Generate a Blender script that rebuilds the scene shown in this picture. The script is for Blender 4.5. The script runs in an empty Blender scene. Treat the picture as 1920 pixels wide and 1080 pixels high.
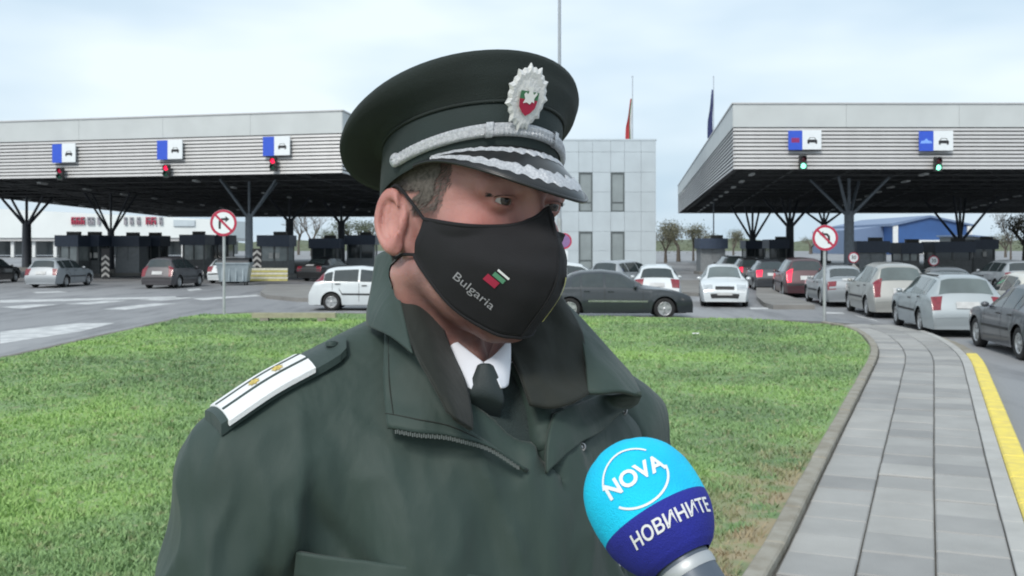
import bpy, bmesh, math, random
import numpy as np
from mathutils import Vector, Matrix
from mathutils.bvhtree import BVHTree
random.seed(7); rng = np.random.default_rng(7)
R = math.radians
scene = bpy.context.scene
COL = scene.collection

# ------------------------------------------------------------------ camera
FPX, HOR, HC = 1900.0, 458.0, 2.2          # focal length and horizon in photo pixels, lens height in metres
cam = bpy.data.cameras.new('camera')
cam_o = bpy.data.objects.new('camera', cam); COL.objects.link(cam_o)
cam.sensor_width = 36.0; cam.lens = 36.0 * FPX / 1920.0
cam.shift_y = (HOR - 540.0) / 1920.0
cam_o.location = (0, 0, HC); cam_o.rotation_euler = (R(90), 0, 0)
cam.clip_start = 0.05; cam.clip_end = 3000
scene.camera = cam_o
cam.dof.use_dof = True; cam.dof.focus_distance = 1.05; cam.dof.aperture_fstop = 26.0

# ------------------------------------------------------------------ sky, sun, exposure
SUN_EL, SUN_AZ = R(42), R(200)              # soft high sun behind thin cloud, behind and left of the camera
world = bpy.data.worlds.new('World'); scene.world = world; world.use_nodes = True
wn, wl = world.node_tree.nodes, world.node_tree.links
wn.clear()
out = wn.new('ShaderNodeOutputWorld'); bg = wn.new('ShaderNodeBackground')
sky = wn.new('ShaderNodeTexSky'); sky.sky_type = 'NISHITA'; sky.sun_disc = False
sky.sun_elevation = SUN_EL; sky.sun_rotation = SUN_AZ
sky.dust_density = 4.0; sky.air_density = 1.0; sky.ozone_density = 1.0
tc = wn.new('ShaderNodeTexCoord'); mp = wn.new('ShaderNodeMapping')
mp.inputs['Scale'].default_value = (1.0, 1.0, 3.2)
nz = wn.new('ShaderNodeTexNoise'); nz.inputs['Scale'].default_value = 2.0; nz.inputs['Detail'].default_value = 4.0
nz.inputs['Roughness'].default_value = 0.5
rp = wn.new('ShaderNodeValToRGB')
rp.color_ramp.elements[0].position = 0.37; rp.color_ramp.elements[0].color = (4.3, 5.5, 6.5, 1)
rp.color_ramp.elements[1].position = 0.62; rp.color_ramp.elements[1].color = (6.7, 7.5, 8.0, 1)
mx = wn.new('ShaderNodeMix'); mx.data_type = 'RGBA'; mx.inputs['Factor'].default_value = 0.86
wl.new(tc.outputs['Generated'], mp.inputs['Vector']); wl.new(mp.outputs['Vector'], nz.inputs['Vector'])
wl.new(nz.outputs['Fac'], rp.inputs['Fac'])
wl.new(sky.outputs['Color'], mx.inputs['A']); wl.new(rp.outputs['Color'], mx.inputs['B'])
wl.new(mx.outputs['Result'], bg.inputs['Color']); bg.inputs['Strength'].default_value = 0.082
wl.new(bg.outputs['Background'], out.inputs['Surface'])
sun = bpy.data.lights.new('sun', 'SUN'); sun.energy = 1.3; sun.angle = R(14); sun.color = (1.0, 0.96, 0.90)
sun_o = bpy.data.objects.new('sun', sun); COL.objects.link(sun_o)
_d = Vector((math.sin(SUN_AZ) * math.cos(SUN_EL), math.cos(SUN_AZ) * math.cos(SUN_EL), math.sin(SUN_EL)))
sun_o.rotation_euler = _d.to_track_quat('Z', 'Y').to_euler()
scene.view_settings.view_transform = 'Standard'; scene.view_settings.look = 'None'
scene.view_settings.exposure = 0.85; scene.view_settings.gamma = 1.0
scene.view_settings.use_curve_mapping = False
scene.cycles.max_bounces = 6; scene.cycles.diffuse_bounces = 3; scene.cycles.glossy_bounces = 3
scene.cycles.use_denoising = True
scene.cycles.filter_width = 1.9             # a soft video lens

# ------------------------------------------------------------------ helpers
def U(px, py, Y):
    """photo pixel at depth Y -> point"""
    return Vector(((px - 960) / FPX * Y, Y, HC - (py - HOR) / FPX * Y))
def G(px, py, z=0.0):
    """photo pixel on the ground height z -> point"""
    Y = (HC - z) * FPX / (py - HOR)
    return Vector(((px - 960) / FPX * Y, Y, z))

_M = {}
def mat(name, c, rough=0.6, metal=0.0, var=0.12, scale=6.0, bump=0.0, bscale=60.0, c2=None, emit=None, es=0.0, spec=0.5,
        coat=0.0, detail=4.0, sheen=0.0, rvar=0.0):
    if name in _M: return _M[name]
    m = bpy.data.materials.new(name); m.use_nodes = True; _M[name] = m
    n, l = m.node_tree.nodes, m.node_tree.links
    b = n['Principled BSDF']
    b.inputs['Roughness'].default_value = rough; b.inputs['Metallic'].default_value = metal
    b.inputs['Specular IOR Level'].default_value = spec
    b.inputs['Coat Weight'].default_value = coat; b.inputs['Coat Roughness'].default_value = 0.06
    if sheen: b.inputs['Sheen Weight'].default_value = sheen
    t = n.new('ShaderNodeTexCoord')
    a = c; d = c2 if c2 else tuple(max(0, x * (1 - var)) for x in c)
    if not c2: a = tuple(min(1, x * (1 + var)) for x in c)
    nt = n.new('ShaderNodeTexNoise'); nt.inputs['Scale'].default_value = scale; nt.inputs['Detail'].default_value = detail
    l.new(t.outputs['Object'], nt.inputs['Vector'])
    r = n.new('ShaderNodeValToRGB'); r.color_ramp.elements[0].position = 0.32; r.color_ramp.elements[1].position = 0.68
    r.color_ramp.elements[0].color = (*d, 1); r.color_ramp.elements[1].color = (*a, 1)
    l.new(nt.outputs['Fac'], r.inputs['Fac']); l.new(r.outputs['Color'], b.inputs['Base Color'])
    if rvar:
        mr = n.new('ShaderNodeMapRange'); mr.inputs['To Min'].default_value = rough - rvar; mr.inputs['To Max'].default_value = rough + rvar
        l.new(nt.outputs['Fac'], mr.inputs['Value']); l.new(mr.outputs['Result'], b.inputs['Roughness'])
    if bump:
        nb = n.new('ShaderNodeTexNoise'); nb.inputs['Scale'].default_value = bscale; nb.inputs['Detail'].default_value = 3.0
        l.new(t.outputs['Object'], nb.inputs['Vector'])
        bp = n.new('ShaderNodeBump'); bp.inputs['Strength'].default_value = bump; bp.inputs['Distance'].default_value = 0.01
        l.new(nb.outputs['Fac'], bp.inputs['Height']); l.new(bp.outputs['Normal'], b.inputs['Normal'])
    if emit:
        b.inputs['Emission Color'].default_value = (*emit, 1); b.inputs['Emission Strength'].default_value = es
    return m

class MB:
    """collects shapes into one mesh"""
    def __init__(s): s.v = []; s.f = []; s.smooth = []
    def add(s, vs, fs, smooth=False):
        o = len(s.v); s.v += [tuple(p) for p in vs]; s.f += [tuple(i + o for i in f) for f in fs]; s.smooth += [smooth] * len(fs); return s
    def box(s, c, d, rz=0.0, M=None):
        x, y, z = d[0] / 2, d[1] / 2, d[2] / 2; cs, sn = math.cos(rz), math.sin(rz); vs = []
        for k in range(8):
            p = Vector(((x if k & 1 else -x), (y if k & 2 else -y), (z if k & 4 else -z)))
            if M: p = M @ p
            p = Vector((p.x * cs - p.y * sn, p.x * sn + p.y * cs, p.z)); vs.append((p.x + c[0], p.y + c[1], p.z + c[2]))
        return s.add(vs, [(0, 2, 3, 1), (4, 5, 7, 6), (0, 1, 5, 4), (2, 6, 7, 3), (0, 4, 6, 2), (1, 3, 7, 5)])
    def tube(s, p, q, r0, r1=None, n=10, cap=True):
        p, q = Vector(p), Vector(q); r1 = r0 if r1 is None else r1
        a = (q - p).normalized(); e = a.orthogonal().normalized(); g = a.cross(e); vs = []
        for c, r in ((p, r0), (q, r1)):
            for k in range(n):
                t = 2 * math.pi * k / n; vs.append(c + e * (r * math.cos(t)) + g * (r * math.sin(t)))
        s.add(vs, [(k, (k + 1) % n, n + (k + 1) % n, n + k) for k in range(n)], True)
        if cap: s.add(vs, [tuple(range(n - 1, -1, -1)), tuple(range(n, 2 * n))])
        return s
    def lathe(s, prof, n=24, axis='z', c=(0, 0, 0)):
        vs = []; m = len(prof)
        for r, h in prof:
            for k in range(n):
                t = 2 * math.pi * k / n; x, y = r * math.cos(t), r * math.sin(t)
                p = (x, y, h) if axis == 'z' else ((x, h, y) if axis == 'y' else (h, x, y))
                vs.append((p[0] + c[0], p[1] + c[1], p[2] + c[2]))
        return s.add(vs, [(i * n + k, i * n + (k + 1) % n, (i + 1) * n + (k + 1) % n, (i + 1) * n + k) for i in range(m - 1) for k in range(n)], True)
    def prism(s, pts, z0, z1):
        n = len(pts); vs = [(x, y, z0) for x, y in pts] + [(x, y, z1) for x, y in pts]
        return s.add(vs, [tuple(range(n - 1, -1, -1)), tuple(range(n, 2 * n))] + [(k, (k + 1) % n, n + (k + 1) % n, n + k) for k in range(n)])
    def grid(s, g, smooth=True, close=False):
        m, n = len(g), len(g[0]); vs = [p for r in g for p in r]
        return s.add(vs, [(i * n + k, i * n + (k + 1) % n, (i + 1) * n + (k + 1) % n, (i + 1) * n + k) for i in range(m - 1) for k in range(n if close else n - 1)], smooth)
    def mesh(s, name):
        me = bpy.data.meshes.new(name); me.from_pydata(s.v, [], s.f); me.update()
        me.polygons.foreach_set('use_smooth', s.smooth)
        return me
    def build(s, name, m, parent=None, fix=True):
        me = s.mesh(name)
        if fix:
            b = bmesh.new(); b.from_mesh(me); bmesh.ops.recalc_face_normals(b, faces=b.faces); b.to_mesh(me); b.free()
        return link(name, me, m, parent)

def link(name, me, m=None, parent=None):
    o = bpy.data.objects.new(name, me); COL.objects.link(o)
    if m is not None and not me.materials: me.materials.append(m)
    if parent is not None: o.parent = parent
    return o
def tag(o, label=None, cat=None, group=None, kind=None):
    if label: o['label'] = label
    if cat: o['category'] = cat
    if group: o['group'] = group
    if kind: o['kind'] = kind
    return o
def empty(name, loc=(0, 0, 0), rz=0.0):
    o = bpy.data.objects.new(name, None); COL.objects.link(o); o.location = loc; o.rotation_euler = (0, 0, rz); o.empty_display_size = 0.2
    return o
def copy_tree(o, parent=None):
    c = o.copy(); COL.objects.link(c); c.parent = parent
    for ch in o.children: copy_tree(ch, c)
    return c
def text_mesh(txt, size=1.0, extrude=0.0, bold=0.0, sub=0):
    cu = bpy.data.curves.new('t', 'FONT'); cu.body = txt; cu.size = size; cu.extrude = extrude; cu.align_x = 'CENTER'; cu.align_y = 'CENTER'
    cu.offset = bold; cu.resolution_u = 4
    o = bpy.data.objects.new('t', cu); COL.objects.link(o)
    dg = bpy.context.evaluated_depsgraph_get(); me = bpy.data.meshes.new_from_object(o.evaluated_get(dg))
    bpy.data.objects.remove(o); bpy.data.curves.remove(cu)
    me.materials.clear()
    if sub:
        b = bmesh.new(); b.from_mesh(me); bmesh.ops.triangulate(b, faces=b.faces)
        for _ in range(sub):
            es = [e for e in b.edges if e.calc_length() > size * 0.12]
            if not es: break
            bmesh.ops.subdivide_edges(b, edges=es, cuts=1); bmesh.ops.triangulate(b, faces=b.faces)
        b.to_mesh(me); b.free()
    return me
def catmull(pts, n=8):
    P = [Vector(p) for p in pts]; P = [P[0] * 2 - P[1]] + P + [P[-1] * 2 - P[-2]]; o = []
    for i in range(1, len(P) - 2):
        a, b, c, d = P[i - 1:i + 3]
        for k in range(n):
            t = k / n
            o.append(0.5 * (2 * b + (c - a) * t + (2 * a - 5 * b + 4 * c - d) * t * t + (3 * b - a - 3 * c + d) * t ** 3))
    o.append(P[-2]); return o
def resample(pts, step):
    o = [pts[0]]; acc = 0.0
    for a, b in zip(pts[:-1], pts[1:]):
        L = (b - a).length; t = step - acc
        while t <= L: o.append(a.lerp(b, t / L)); t += step
        acc = (acc + L) % step if L + acc >= step else acc + L
    return o
def disc_pts(r, n=28, a0=0.0): return [(r * math.cos(a0 + 2 * math.pi * k / n), r * math.sin(a0 + 2 * math.pi * k / n)) for k in range(n)]
# ------------------------------------------------------------------ ground, lawn, path
def ground_mat():
    m = bpy.data.materials.new('asphalt'); m.use_nodes = True; n, l = m.node_tree.nodes, m.node_tree.links; b = n['Principled BSDF']
    t = n.new('ShaderNodeTexCoord'); a = n.new('ShaderNodeTexNoise'); a.inputs['Scale'].default_value = 0.22; a.inputs['Detail'].default_value = 6
    mp = n.new('ShaderNodeMapping'); mp.inputs['Scale'].default_value = (1.0, 0.35, 1.0)
    l.new(t.outputs['Object'], mp.inputs['Vector']); l.new(mp.outputs['Vector'], a.inputs['Vector'])
    f = n.new('ShaderNodeTexNoise'); f.inputs['Scale'].default_value = 45; f.inputs['Detail'].default_value = 3; l.new(t.outputs['Object'], f.inputs['Vector'])
    r = n.new('ShaderNodeValToRGB'); r.color_ramp.elements[0].position = 0.3; r.color_ramp.elements[0].color = (0.200, 0.205, 0.215, 1)
    r.color_ramp.elements[1].position = 0.72; r.color_ramp.elements[1].color = (0.300, 0.305, 0.315, 1); l.new(a.outputs['Fac'], r.inputs['Fac'])
    r2 = n.new('ShaderNodeValToRGB'); r2.color_ramp.elements[0].position = 0.3; r2.color_ramp.elements[0].color = (0.82, 0.82, 0.82, 1)
    r2.color_ramp.elements[1].position = 0.7; r2.color_ramp.elements[1].color = (1.1, 1.1, 1.1, 1); l.new(f.outputs['Fac'], r2.inputs['Fac'])
    x = n.new('ShaderNodeMix'); x.data_type = 'RGBA'; x.blend_type = 'MULTIPLY'; x.inputs['Factor'].default_value = 1.0
    l.new(r.outputs['Color'], x.inputs['A']); l.new(r2.outputs['Color'], x.inputs['B']); l.new(x.outputs['Result'], b.inputs['Base Color'])
    st_ = n.new('ShaderNodeTexNoise'); st_.inputs['Scale'].default_value = 0.9; st_.inputs['Detail'].default_value = 8; st_.inputs['Roughness'].default_value = 0.7; m2 = n.new('ShaderNodeMapping'); m2.inputs['Scale'].default_value = (1.0, 0.18, 1.0)
    l.new(t.outputs['Object'], m2.inputs['Vector']); l.new(m2.outputs['Vector'], st_.inputs['Vector'])
    r3 = n.new('ShaderNodeValToRGB'); r3.color_ramp.elements[0].position = 0.34; r3.color_ramp.elements[0].color = (0.62, 0.62, 0.63, 1); r3.color_ramp.elements[1].position = 0.52; r3.color_ramp.elements[1].color = (1, 1, 1, 1); l.new(st_.outputs['Fac'], r3.inputs['Fac'])
    x2 = n.new('ShaderNodeMix'); x2.data_type = 'RGBA'; x2.blend_type = 'MULTIPLY'; x2.inputs['Factor'].default_value = 1.0; l.new(x.outputs['Result'], x2.inputs['A']); l.new(r3.outputs['Color'], x2.inputs['B']); l.new(x2.outputs['Result'], b.inputs['Base Color'])
    b.inputs['Roughness'].default_value = 0.62; b.inputs['Specular IOR Level'].default_value = 0.4
    bp = n.new('ShaderNodeBump'); bp.inputs['Strength'].default_value = 0.25; bp.inputs['Distance'].default_value = 0.01
    l.new(f.outputs['Fac'], bp.inputs['Height']); l.new(bp.outputs['Normal'], b.inputs['Normal'])
    return m
m_asphalt = ground_mat()
g = MB(); g.add([(-900, -60, 0), (900, -60, 0), (900, 1400, 0), (-900, 1400, 0)], [(0, 1, 2, 3)])
tag(g.build('road', m_asphalt), kind='structure')

E_pts = [(1.0, -8, 0), (1.0, -3, 0), (.95, 1, 0), (.88, 3.6, 0), (1.13, 5.5, 0), (1.63, 6.72, 0), (2.85, 9.68, 0), (4.15, 12.8, 0), (5.46, 15.95, 0), (6.75, 19.1, 0), (7.55, 21.5, 0),
         (8.12, 23.8, 0), (8.32, 25.6, 0), (7.95, 27.2, 0), (6.9, 27.95, 0), (4.9, 28.5, 0)]
E = resample(catmull(E_pts, 12), 0.10)
def enorm(i):
    a, b = E[max(0, i - 2)], E[min(len(E) - 1, i + 2)]; t = (b - a).normalized(); return Vector((t.y, -t.x, 0))
EY = [p.y for p in E]
def XR(Y):
    if Y >= 25.6: return 8.32
    k = min(range(len(E)), key=lambda i: abs(EY[i] - Y) + (100 if EY[i] > 25.7 else 0)); return E[k].x
XL = -9.35
def yfar(x):
    base = 31.0 + (27.9 - 31.0) * (x + 9.35) / 17.6 + 0.55 * math.sin(max(0, min(1, (x + 9.35) / 17.6)) * math.pi)
    if x > 6.2: base -= ((x - 6.2) / 2.12) ** 2.6 * 2.35
    if x < -7.9: base -= ((-7.9 - x) / 1.45) ** 2 * 1.5
    return base
def mound(x, y):
    d = math.hypot(x + 0.1, y - 0.6)
    t = max(0.0, min(1.0, (d - 1.9) / 2.9)); t = t * t * (3 - 2 * t)
    return (1 - t)
from mathutils import noise as mnoise
MOUND = 0.40
def lawn_z(x, y):
    return 0.115 + MOUND * mound(x, y) + 0.03 * mnoise.noise(Vector((x * 0.35, y * 0.35, 3))) + 0.012 * mnoise.noise(Vector((x * 2, y * 2, 8)))
def grass_col_nodes(m, dark, mid, light, dry, s=1.0):
    n, l = m.node_tree.nodes, m.node_tree.links; b = n['Principled BSDF']
    t = n.new('ShaderNodeTexCoord')
    a = n.new('ShaderNodeTexNoise'); a.inputs['Scale'].default_value = 0.30; a.inputs['Detail'].default_value = 7; l.new(t.outputs['Object'], a.inputs['Vector'])
    r = n.new('ShaderNodeValToRGB'); e = r.color_ramp.elements
    e[0].position = 0.38; e[0].color = (*dark, 1); e[1].position = 0.62; e[1].color = (*light, 1); k = e.new(0.5); k.color = (*mid, 1)
    l.new(a.outputs['Fac'], r.inputs['Fac'])
    c = n.new('ShaderNodeTexNoise'); c.inputs['Scale'].default_value = 7.0; c.inputs['Detail'].default_value = 6; l.new(t.outputs['Object'], c.inputs['Vector'])
    r2 = n.new('ShaderNodeValToRGB'); r2.color_ramp.elements[0].position = 0.54; r2.color_ramp.elements[0].color = (0, 0, 0, 1)
    r2.color_ramp.elements[1].position = 0.72; r2.color_ramp.elements[1].color = (0.75, 0.75, 0.75, 1); l.new(c.outputs['Fac'], r2.inputs['Fac'])
    x = n.new('ShaderNodeMix'); x.data_type = 'RGBA'; l.new(r2.outputs['Color'], x.inputs['Factor'])
    l.new(r.outputs['Color'], x.inputs['A']); x.inputs['B'].default_value = (*dry, 1)
    # worn earth along the path kerb: distance from the kerb line, broken up by noise
    sx = n.new('ShaderNodeSeparateXYZ'); l.new(t.outputs['Object'], sx.inputs['Vector'])
    ma = n.new('ShaderNodeMath'); ma.operation = 'MULTIPLY'; ma.inputs[1].default_value = 0.415; l.new(sx.outputs['Y'], ma.inputs[0])
    mb = n.new('ShaderNodeMath'); mb.operation = 'SUBTRACT'; l.new(sx.outputs['X'], mb.inputs[0]); l.new(ma.outputs[0], mb.inputs[1])   # x - .415 y ; kerb at -1.16
    mc = n.new('ShaderNodeMapRange'); mc.inputs['From Min'].default_value = -2.2; mc.inputs['From Max'].default_value = -1.2
    l.new(mb.outputs[0], mc.inputs['Value'])
    md = n.new('ShaderNodeMapRange'); md.inputs['From Min'].default_value = 11.5; md.inputs['From Max'].default_value = 8.0; l.new(sx.outputs['Y'], md.inputs['Value'])
    me_ = n.new('ShaderNodeMath'); me_.operation = 'MULTIPLY'; l.new(mc.outputs[0], me_.inputs[0]); l.new(md.outputs[0], me_.inputs[1])
    mf = n.new('ShaderNodeMath'); mf.operation = 'MULTIPLY'; l.new(me_.outputs[0], mf.inputs[0])
    c3 = n.new('ShaderNodeTexNoise'); c3.inputs['Scale'].default_value = 3.5; c3.inputs['Detail'].default_value = 5; l.new(t.outputs['Object'], c3.inputs['Vector'])
    mg = n.new('ShaderNodeMapRange'); mg.inputs['From Min'].default_value = 0.35; mg.inputs['From Max'].default_value = 0.6; mg.inputs['To Max'].default_value = 1.3
    l.new(c3.outputs['Fac'], mg.inputs['Value']); l.new(mg.outputs[0], mf.inputs[1])
    y = n.new('ShaderNodeMix'); y.data_type = 'RGBA'; l.new(mf.outputs[0], y.inputs['Factor']); l.new(x.outputs['Result'], y.inputs['A']); y.inputs['B'].default_value = (0.30, 0.25, 0.16, 1)
    l.new(y.outputs['Result'], b.inputs['Base Color']); b.inputs['Roughness'].default_value = 0.75; b.inputs['Specular IOR Level'].default_value = 0.25
    return m
m_lawn = bpy.data.materials.new('lawn_soil'); m_lawn.use_nodes = True
grass_col_nodes(m_lawn, (0.125, 0.190, 0.095), (0.175, 0.270, 0.115), (0.225, 0.350, 0.120), (0.30, 0.27, 0.18))
rows = []
NC, NR = 90, 150
for i in range(NR + 1):
    r = i / NR; row = []
    for k in range(NC + 1):
        c = k / NC
        yy = -8 + r * 36
        x = XL + (XR(min(25.6, yy)) - XL) * c
        for _ in range(2):
            yy = -8 + r * (yfar(x) + 8); x = XL + (XR(yy) - XL) * c
        row.append((x, yy, lawn_z(x, yy)))
    rows.append(row)
tag(MB().grid(rows).build('lawn', m_lawn), kind='structure')

# grass blades: denser near the lens, none closer than the picture's lower edge
def grass_blades(N):
    y = 5.6 + (rng.random(N) ** 1.55) * 24.5
    half = y * 960 / FPX * 1.12
    x = (rng.random(N) * 2 - 1) * half
    xr = np.interp(y, np.array([p.y for p in E if p.y < 25.6]), np.array([p.x for p in E if p.y < 25.6]))
    yf = np.array([yfar(v) for v in np.clip(x, -9.3, 8.3)])
    ok = (x > XL + 0.08) & (x < xr - 0.05) & (y < yf - 0.1)
    # thin out on the worn corner by the kerb
    worn = np.clip((x - 0.415 * y + 2.2) / 1.0, 0, 1) * np.clip((11.5 - y) / 3.5, 0, 1)
    ok &= rng.random(N) > worn * 0.8
    x, y = x[ok], y[ok]; n = len(x)
    z = np.array([lawn_z(a, b) for a, b in zip(x, y)])
    clump = np.array([mnoise.noise(Vector((a * 2.6, b * 2.6, 1.7))) for a, b in zip(x, y)])
    h = (0.018 + 0.022 * rng.random(n)) * (1.0 + 1.0 * np.clip(clump, -0.6, 1.0)); w = 0.0036 + 0.0008 * y
    h *= 1 + 0.012 * y
    ang = rng.random(n) * 6.283; lean = rng.random(n) * 1.3; la = rng.random(n) * 6.283
    dx, dy = np.cos(ang) * w, np.sin(ang) * w
    v = np.zeros((n, 4, 3)); lx, ly = np.cos(la) * lean * h, np.sin(la) * lean * h
    v[:, 0] = np.stack([x - dx, y - dy, z - 0.005], 1); v[:, 1] = np.stack([x + dx, y + dy, z - 0.005], 1)
    v[:, 2] = np.stack([x + dx * .7 + lx * .45, y + dy * .7 + ly * .45, z + h * .6], 1); v[:, 3] = np.stack([x + lx, y + ly, z + h], 1)
    me = bpy.data.meshes.new('grass'); me.vertices.add(n * 4); me.vertices.foreach_set('co', v.reshape(-1))
    me.loops.add(n * 6); me.polygons.add(n * 2)
    b = np.arange(n)[:, None] * 4
    me.loops.foreach_set('vertex_index', np.concatenate([b + np.array([[0, 1, 2]]), b + np.array([[0, 2, 3]])], 1).reshape(-1).astype(np.int32))
    me.polygons.foreach_set('loop_start', (np.arange(n * 2) * 3).astype(np.int32)); me.polygons.foreach_set('loop_total', np.full(n * 2, 3, np.int32))
    me.update(); me.validate()
    return me
m_grass = bpy.data.materials.new('grass_blade'); m_grass.use_nodes = True
grass_col_nodes(m_grass, (0.165, 0.260, 0.125), (0.215, 0.340, 0.145), (0.275, 0.430, 0.145), (0.36, 0.35, 0.21))
tag(link('grass', grass_blades(260000), m_grass), 'short mown green grass covering the traffic island', 'grass', kind='stuff')

# paved path: slabs in three rows, an edge row and kerb stones
m_mortar = mat('path_bedding', (0.11, 0.105, 0.095), 0.9, bump=0.5, bscale=40)
slab_mats = [mat('slab_%d' % k, c, 0.75, var=0.09, scale=2.2, bump=0.4, bscale=70, detail=9) for k, c in enumerate([(0.278, 0.276, 0.268), (0.310, 0.308, 0.297), (0.250, 0.249, 0.244), (0.330, 0.326, 0.312)])]
m_edge = mat('edge_slab', (0.38, 0.378, 0.362), 0.75, var=0.1, scale=3, bump=0.25)
m_kerb = mat('kerb_concrete', (0.30, 0.285, 0.245), 0.85, c2=(0.21, 0.19, 0.15), scale=5, bump=0.5, bscale=50)
m_yellow = mat('yellow_kerb_paint', (0.80, 0.64, 0.10), 0.6, c2=(0.62, 0.50, 0.12), scale=7, bump=0.3, bscale=50)
PZ = 0.11
PMAX = next(i for i, p in enumerate(E) if p.y > 26.3)
iy0 = next(i for i, p in enumerate(E) if p.y > 2.0)
base = []
for i in range(0, len(E), 4):
    nn = enorm(i); hz = PZ - 0.03 if i < PMAX else max(0.004, PZ - 0.03 - (i - PMAX) * 0.01)
    base.append([E[i] + nn * d + Vector((0, 0, z)) for d, z in ((-0.0, -0.05), (-0.0, hz), (1.715, hz), (1.715, -0.05))])
path = MB().grid(base, smooth=False).build('pavement', m_mortar)
tag(path, kind='structure')
def strip_piece(i0, i1, d0, d1, z0, z1, bev=0.006, gap=0.004):
    """slab following the path between samples i0..i1 and offsets d0..d1, edges chamfered"""
    i1 = min(i1, len(E) - 1)
    top, rim, low = [], [], []
    for ii, dd in ((i0, d0), (i0, d1), (i1, d1), (i1, d0)):
        sg = 1 if ii == i0 else -1; t = (E[min(len(E) - 1, i0 + 2)] - E[i0]).normalized()
        q = E[ii] + t * (gap * sg)
        e = gap if dd == d0 else -gap; e2 = (gap + bev) if dd == d0 else -(gap + bev)
        nn = enorm(ii)
        rim.append(q + nn * (dd + e) + Vector((0, 0, z1 - bev))); low.append(q + nn * (dd + e) + Vector((0, 0, z0)))
        top.append(q + t * (bev * sg) + nn * (dd + e2) + Vector((0, 0, z1)))
    m = MB(); vs = low + rim + top
    fs = [(8, 9, 10, 11)] + [(k, (k + 1) % 4, 4 + (k + 1) % 4, 4 + k) for k in range(4)] + [(4 + k, 4 + (k + 1) % 4, 8 + (k + 1) % 4, 8 + k) for k in range(4)]
    return m.add(vs, fs)
for c in range(3):
    i = iy0 + c * 2
    while i + 5 < PMAX + 3:
        t = random.uniform(-0.007, 0.007)
        dm = 0.15 + c * 0.47
        near = E[i].y
        strip_piece(i, i + 5, dm, dm + 0.47, PZ - 0.05, PZ + t, gap=0.006, bev=0.011).build('paving_slab', random.choice(slab_mats), path)
        i += 5
i = iy0
while i + 8 < PMAX - 8:
    strip_piece(i, i + 8, 1.56, 1.715, PZ - 0.06, PZ + 0.004, gap=0.004).build('edge_slab', m_edge, path); i += 8
i = iy0
YK = next(k for k, p in enumerate(E) if p.y > 20.0)
while i + 10 < PMAX + 14:
    strip_piece(i, i + 10, 0.0, 0.145, -0.05, PZ + 0.055 + random.uniform(-.008, .008), bev=0.015).build('kerb_stone', m_kerb, path); i += 10
i = iy0
while i + 10 <= PMAX - 10:
    yel = i + 8 < YK
    if yel: strip_piece(i, i + 10, 1.715, 1.925, -0.05, PZ + 0.016, bev=0.02, gap=0.002).build('yellow_kerb_stone', m_yellow, path)
    else: strip_piece(i, i + 10, 1.715, 1.925, -0.05, 0.03 + max(0, 0.08 - (i - YK) * 0.002), bev=0.015).build('kerb_stone', m_kerb, path)
    i += 10
# low kerb along the left and far edge of the lawn
m_dkerb = mat('weathered_kerb', (0.20, 0.19, 0.17), 0.9, c2=(0.13, 0.12, 0.10), bump=0.5, bscale=40)
kerb_root = empty('lawn_kerb'); tag(kerb_root, kind='structure')
edge = [Vector((XL - 0.06, y, 0)) for y in np.arange(4, 29.2, 1.0)]
edge += [Vector((x, yfar(x) + 0.06, 0)) for x in np.arange(-9.2, 6.4, 0.7)]
for a, b in zip(edge[:-1], edge[1:]):
    d = b - a; MB().box(((a + b) / 2) + Vector((0, 0, 0.04)), (d.length - 0.02, 0.13, 0.16 + random.uniform(-.015, .01)), math.atan2(d.y, d.x)).build('kerb_stone', m_dkerb, kerb_root)

# road markings, islands
m_paint = mat('road_paint', (0.60, 0.61, 0.61), 0.7, c2=(0.36, 0.37, 0.38), scale=2.5)
def marking(pts, z=0.004):
    m = MB(); ps = [G(x, y) for x, y in pts]; m.add([(p.x, p.y, z) for p in ps], [tuple(range(len(ps)))])
    o = m.build('road_marking', m_paint); o['kind'] = 'structure'
marking([(0, 622), (0, 645), (150, 622), (215, 606), (150, 606)])
for q in ([(0, 563), (330, 556), (330, 559), (0, 568)], [(0, 576), (60, 571), (110, 571), (40, 579)], [(120, 570), (200, 564), (240, 564), (170, 571)],
          [(260, 562), (330, 558), (370, 558), (300, 564)], [(190, 580), (290, 569), (330, 569), (235, 581)], [(360, 560), (480, 553), (490, 555), (380, 563)],
          [(60, 548), (110, 546), (130, 548), (70, 550)], [(350, 543), (372, 541), (380, 543), (355, 546)],
          [(1405, 577), (1440, 577), (1440, 580), (1408, 580)], [(1600, 590), (1640, 600), (1650, 604), (1610, 594)], [(1690, 618), (1735, 634), (1748, 641), (1700, 623)],
          [(1545, 585), (1580, 586), (1585, 589), (1545, 588)]): marking(q)
m_island = mat('island_concrete', (0.20, 0.195, 0.185), 0.85, var=0.15, scale=0.8, bump=0.3)
def island(px, h=0.15):
    ps = [G(x, y) for x, y in px]; o = MB().prism([(p.x, p.y) for p in ps], -0.05, h).build('traffic_island', m_island); o['kind'] = 'structure'
island([(488, 553), (500, 560), (560, 566), (720, 566), (720, 545), (540, 538), (500, 540)])
island([(1418, 562), (1432, 575), (1450, 580), (1528, 580), (1510, 572), (1462, 556), (1430, 535), (1418, 535)])
island([(1200, 548), (1310, 556), (1322, 550), (1318, 530), (1200, 530)])

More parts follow.
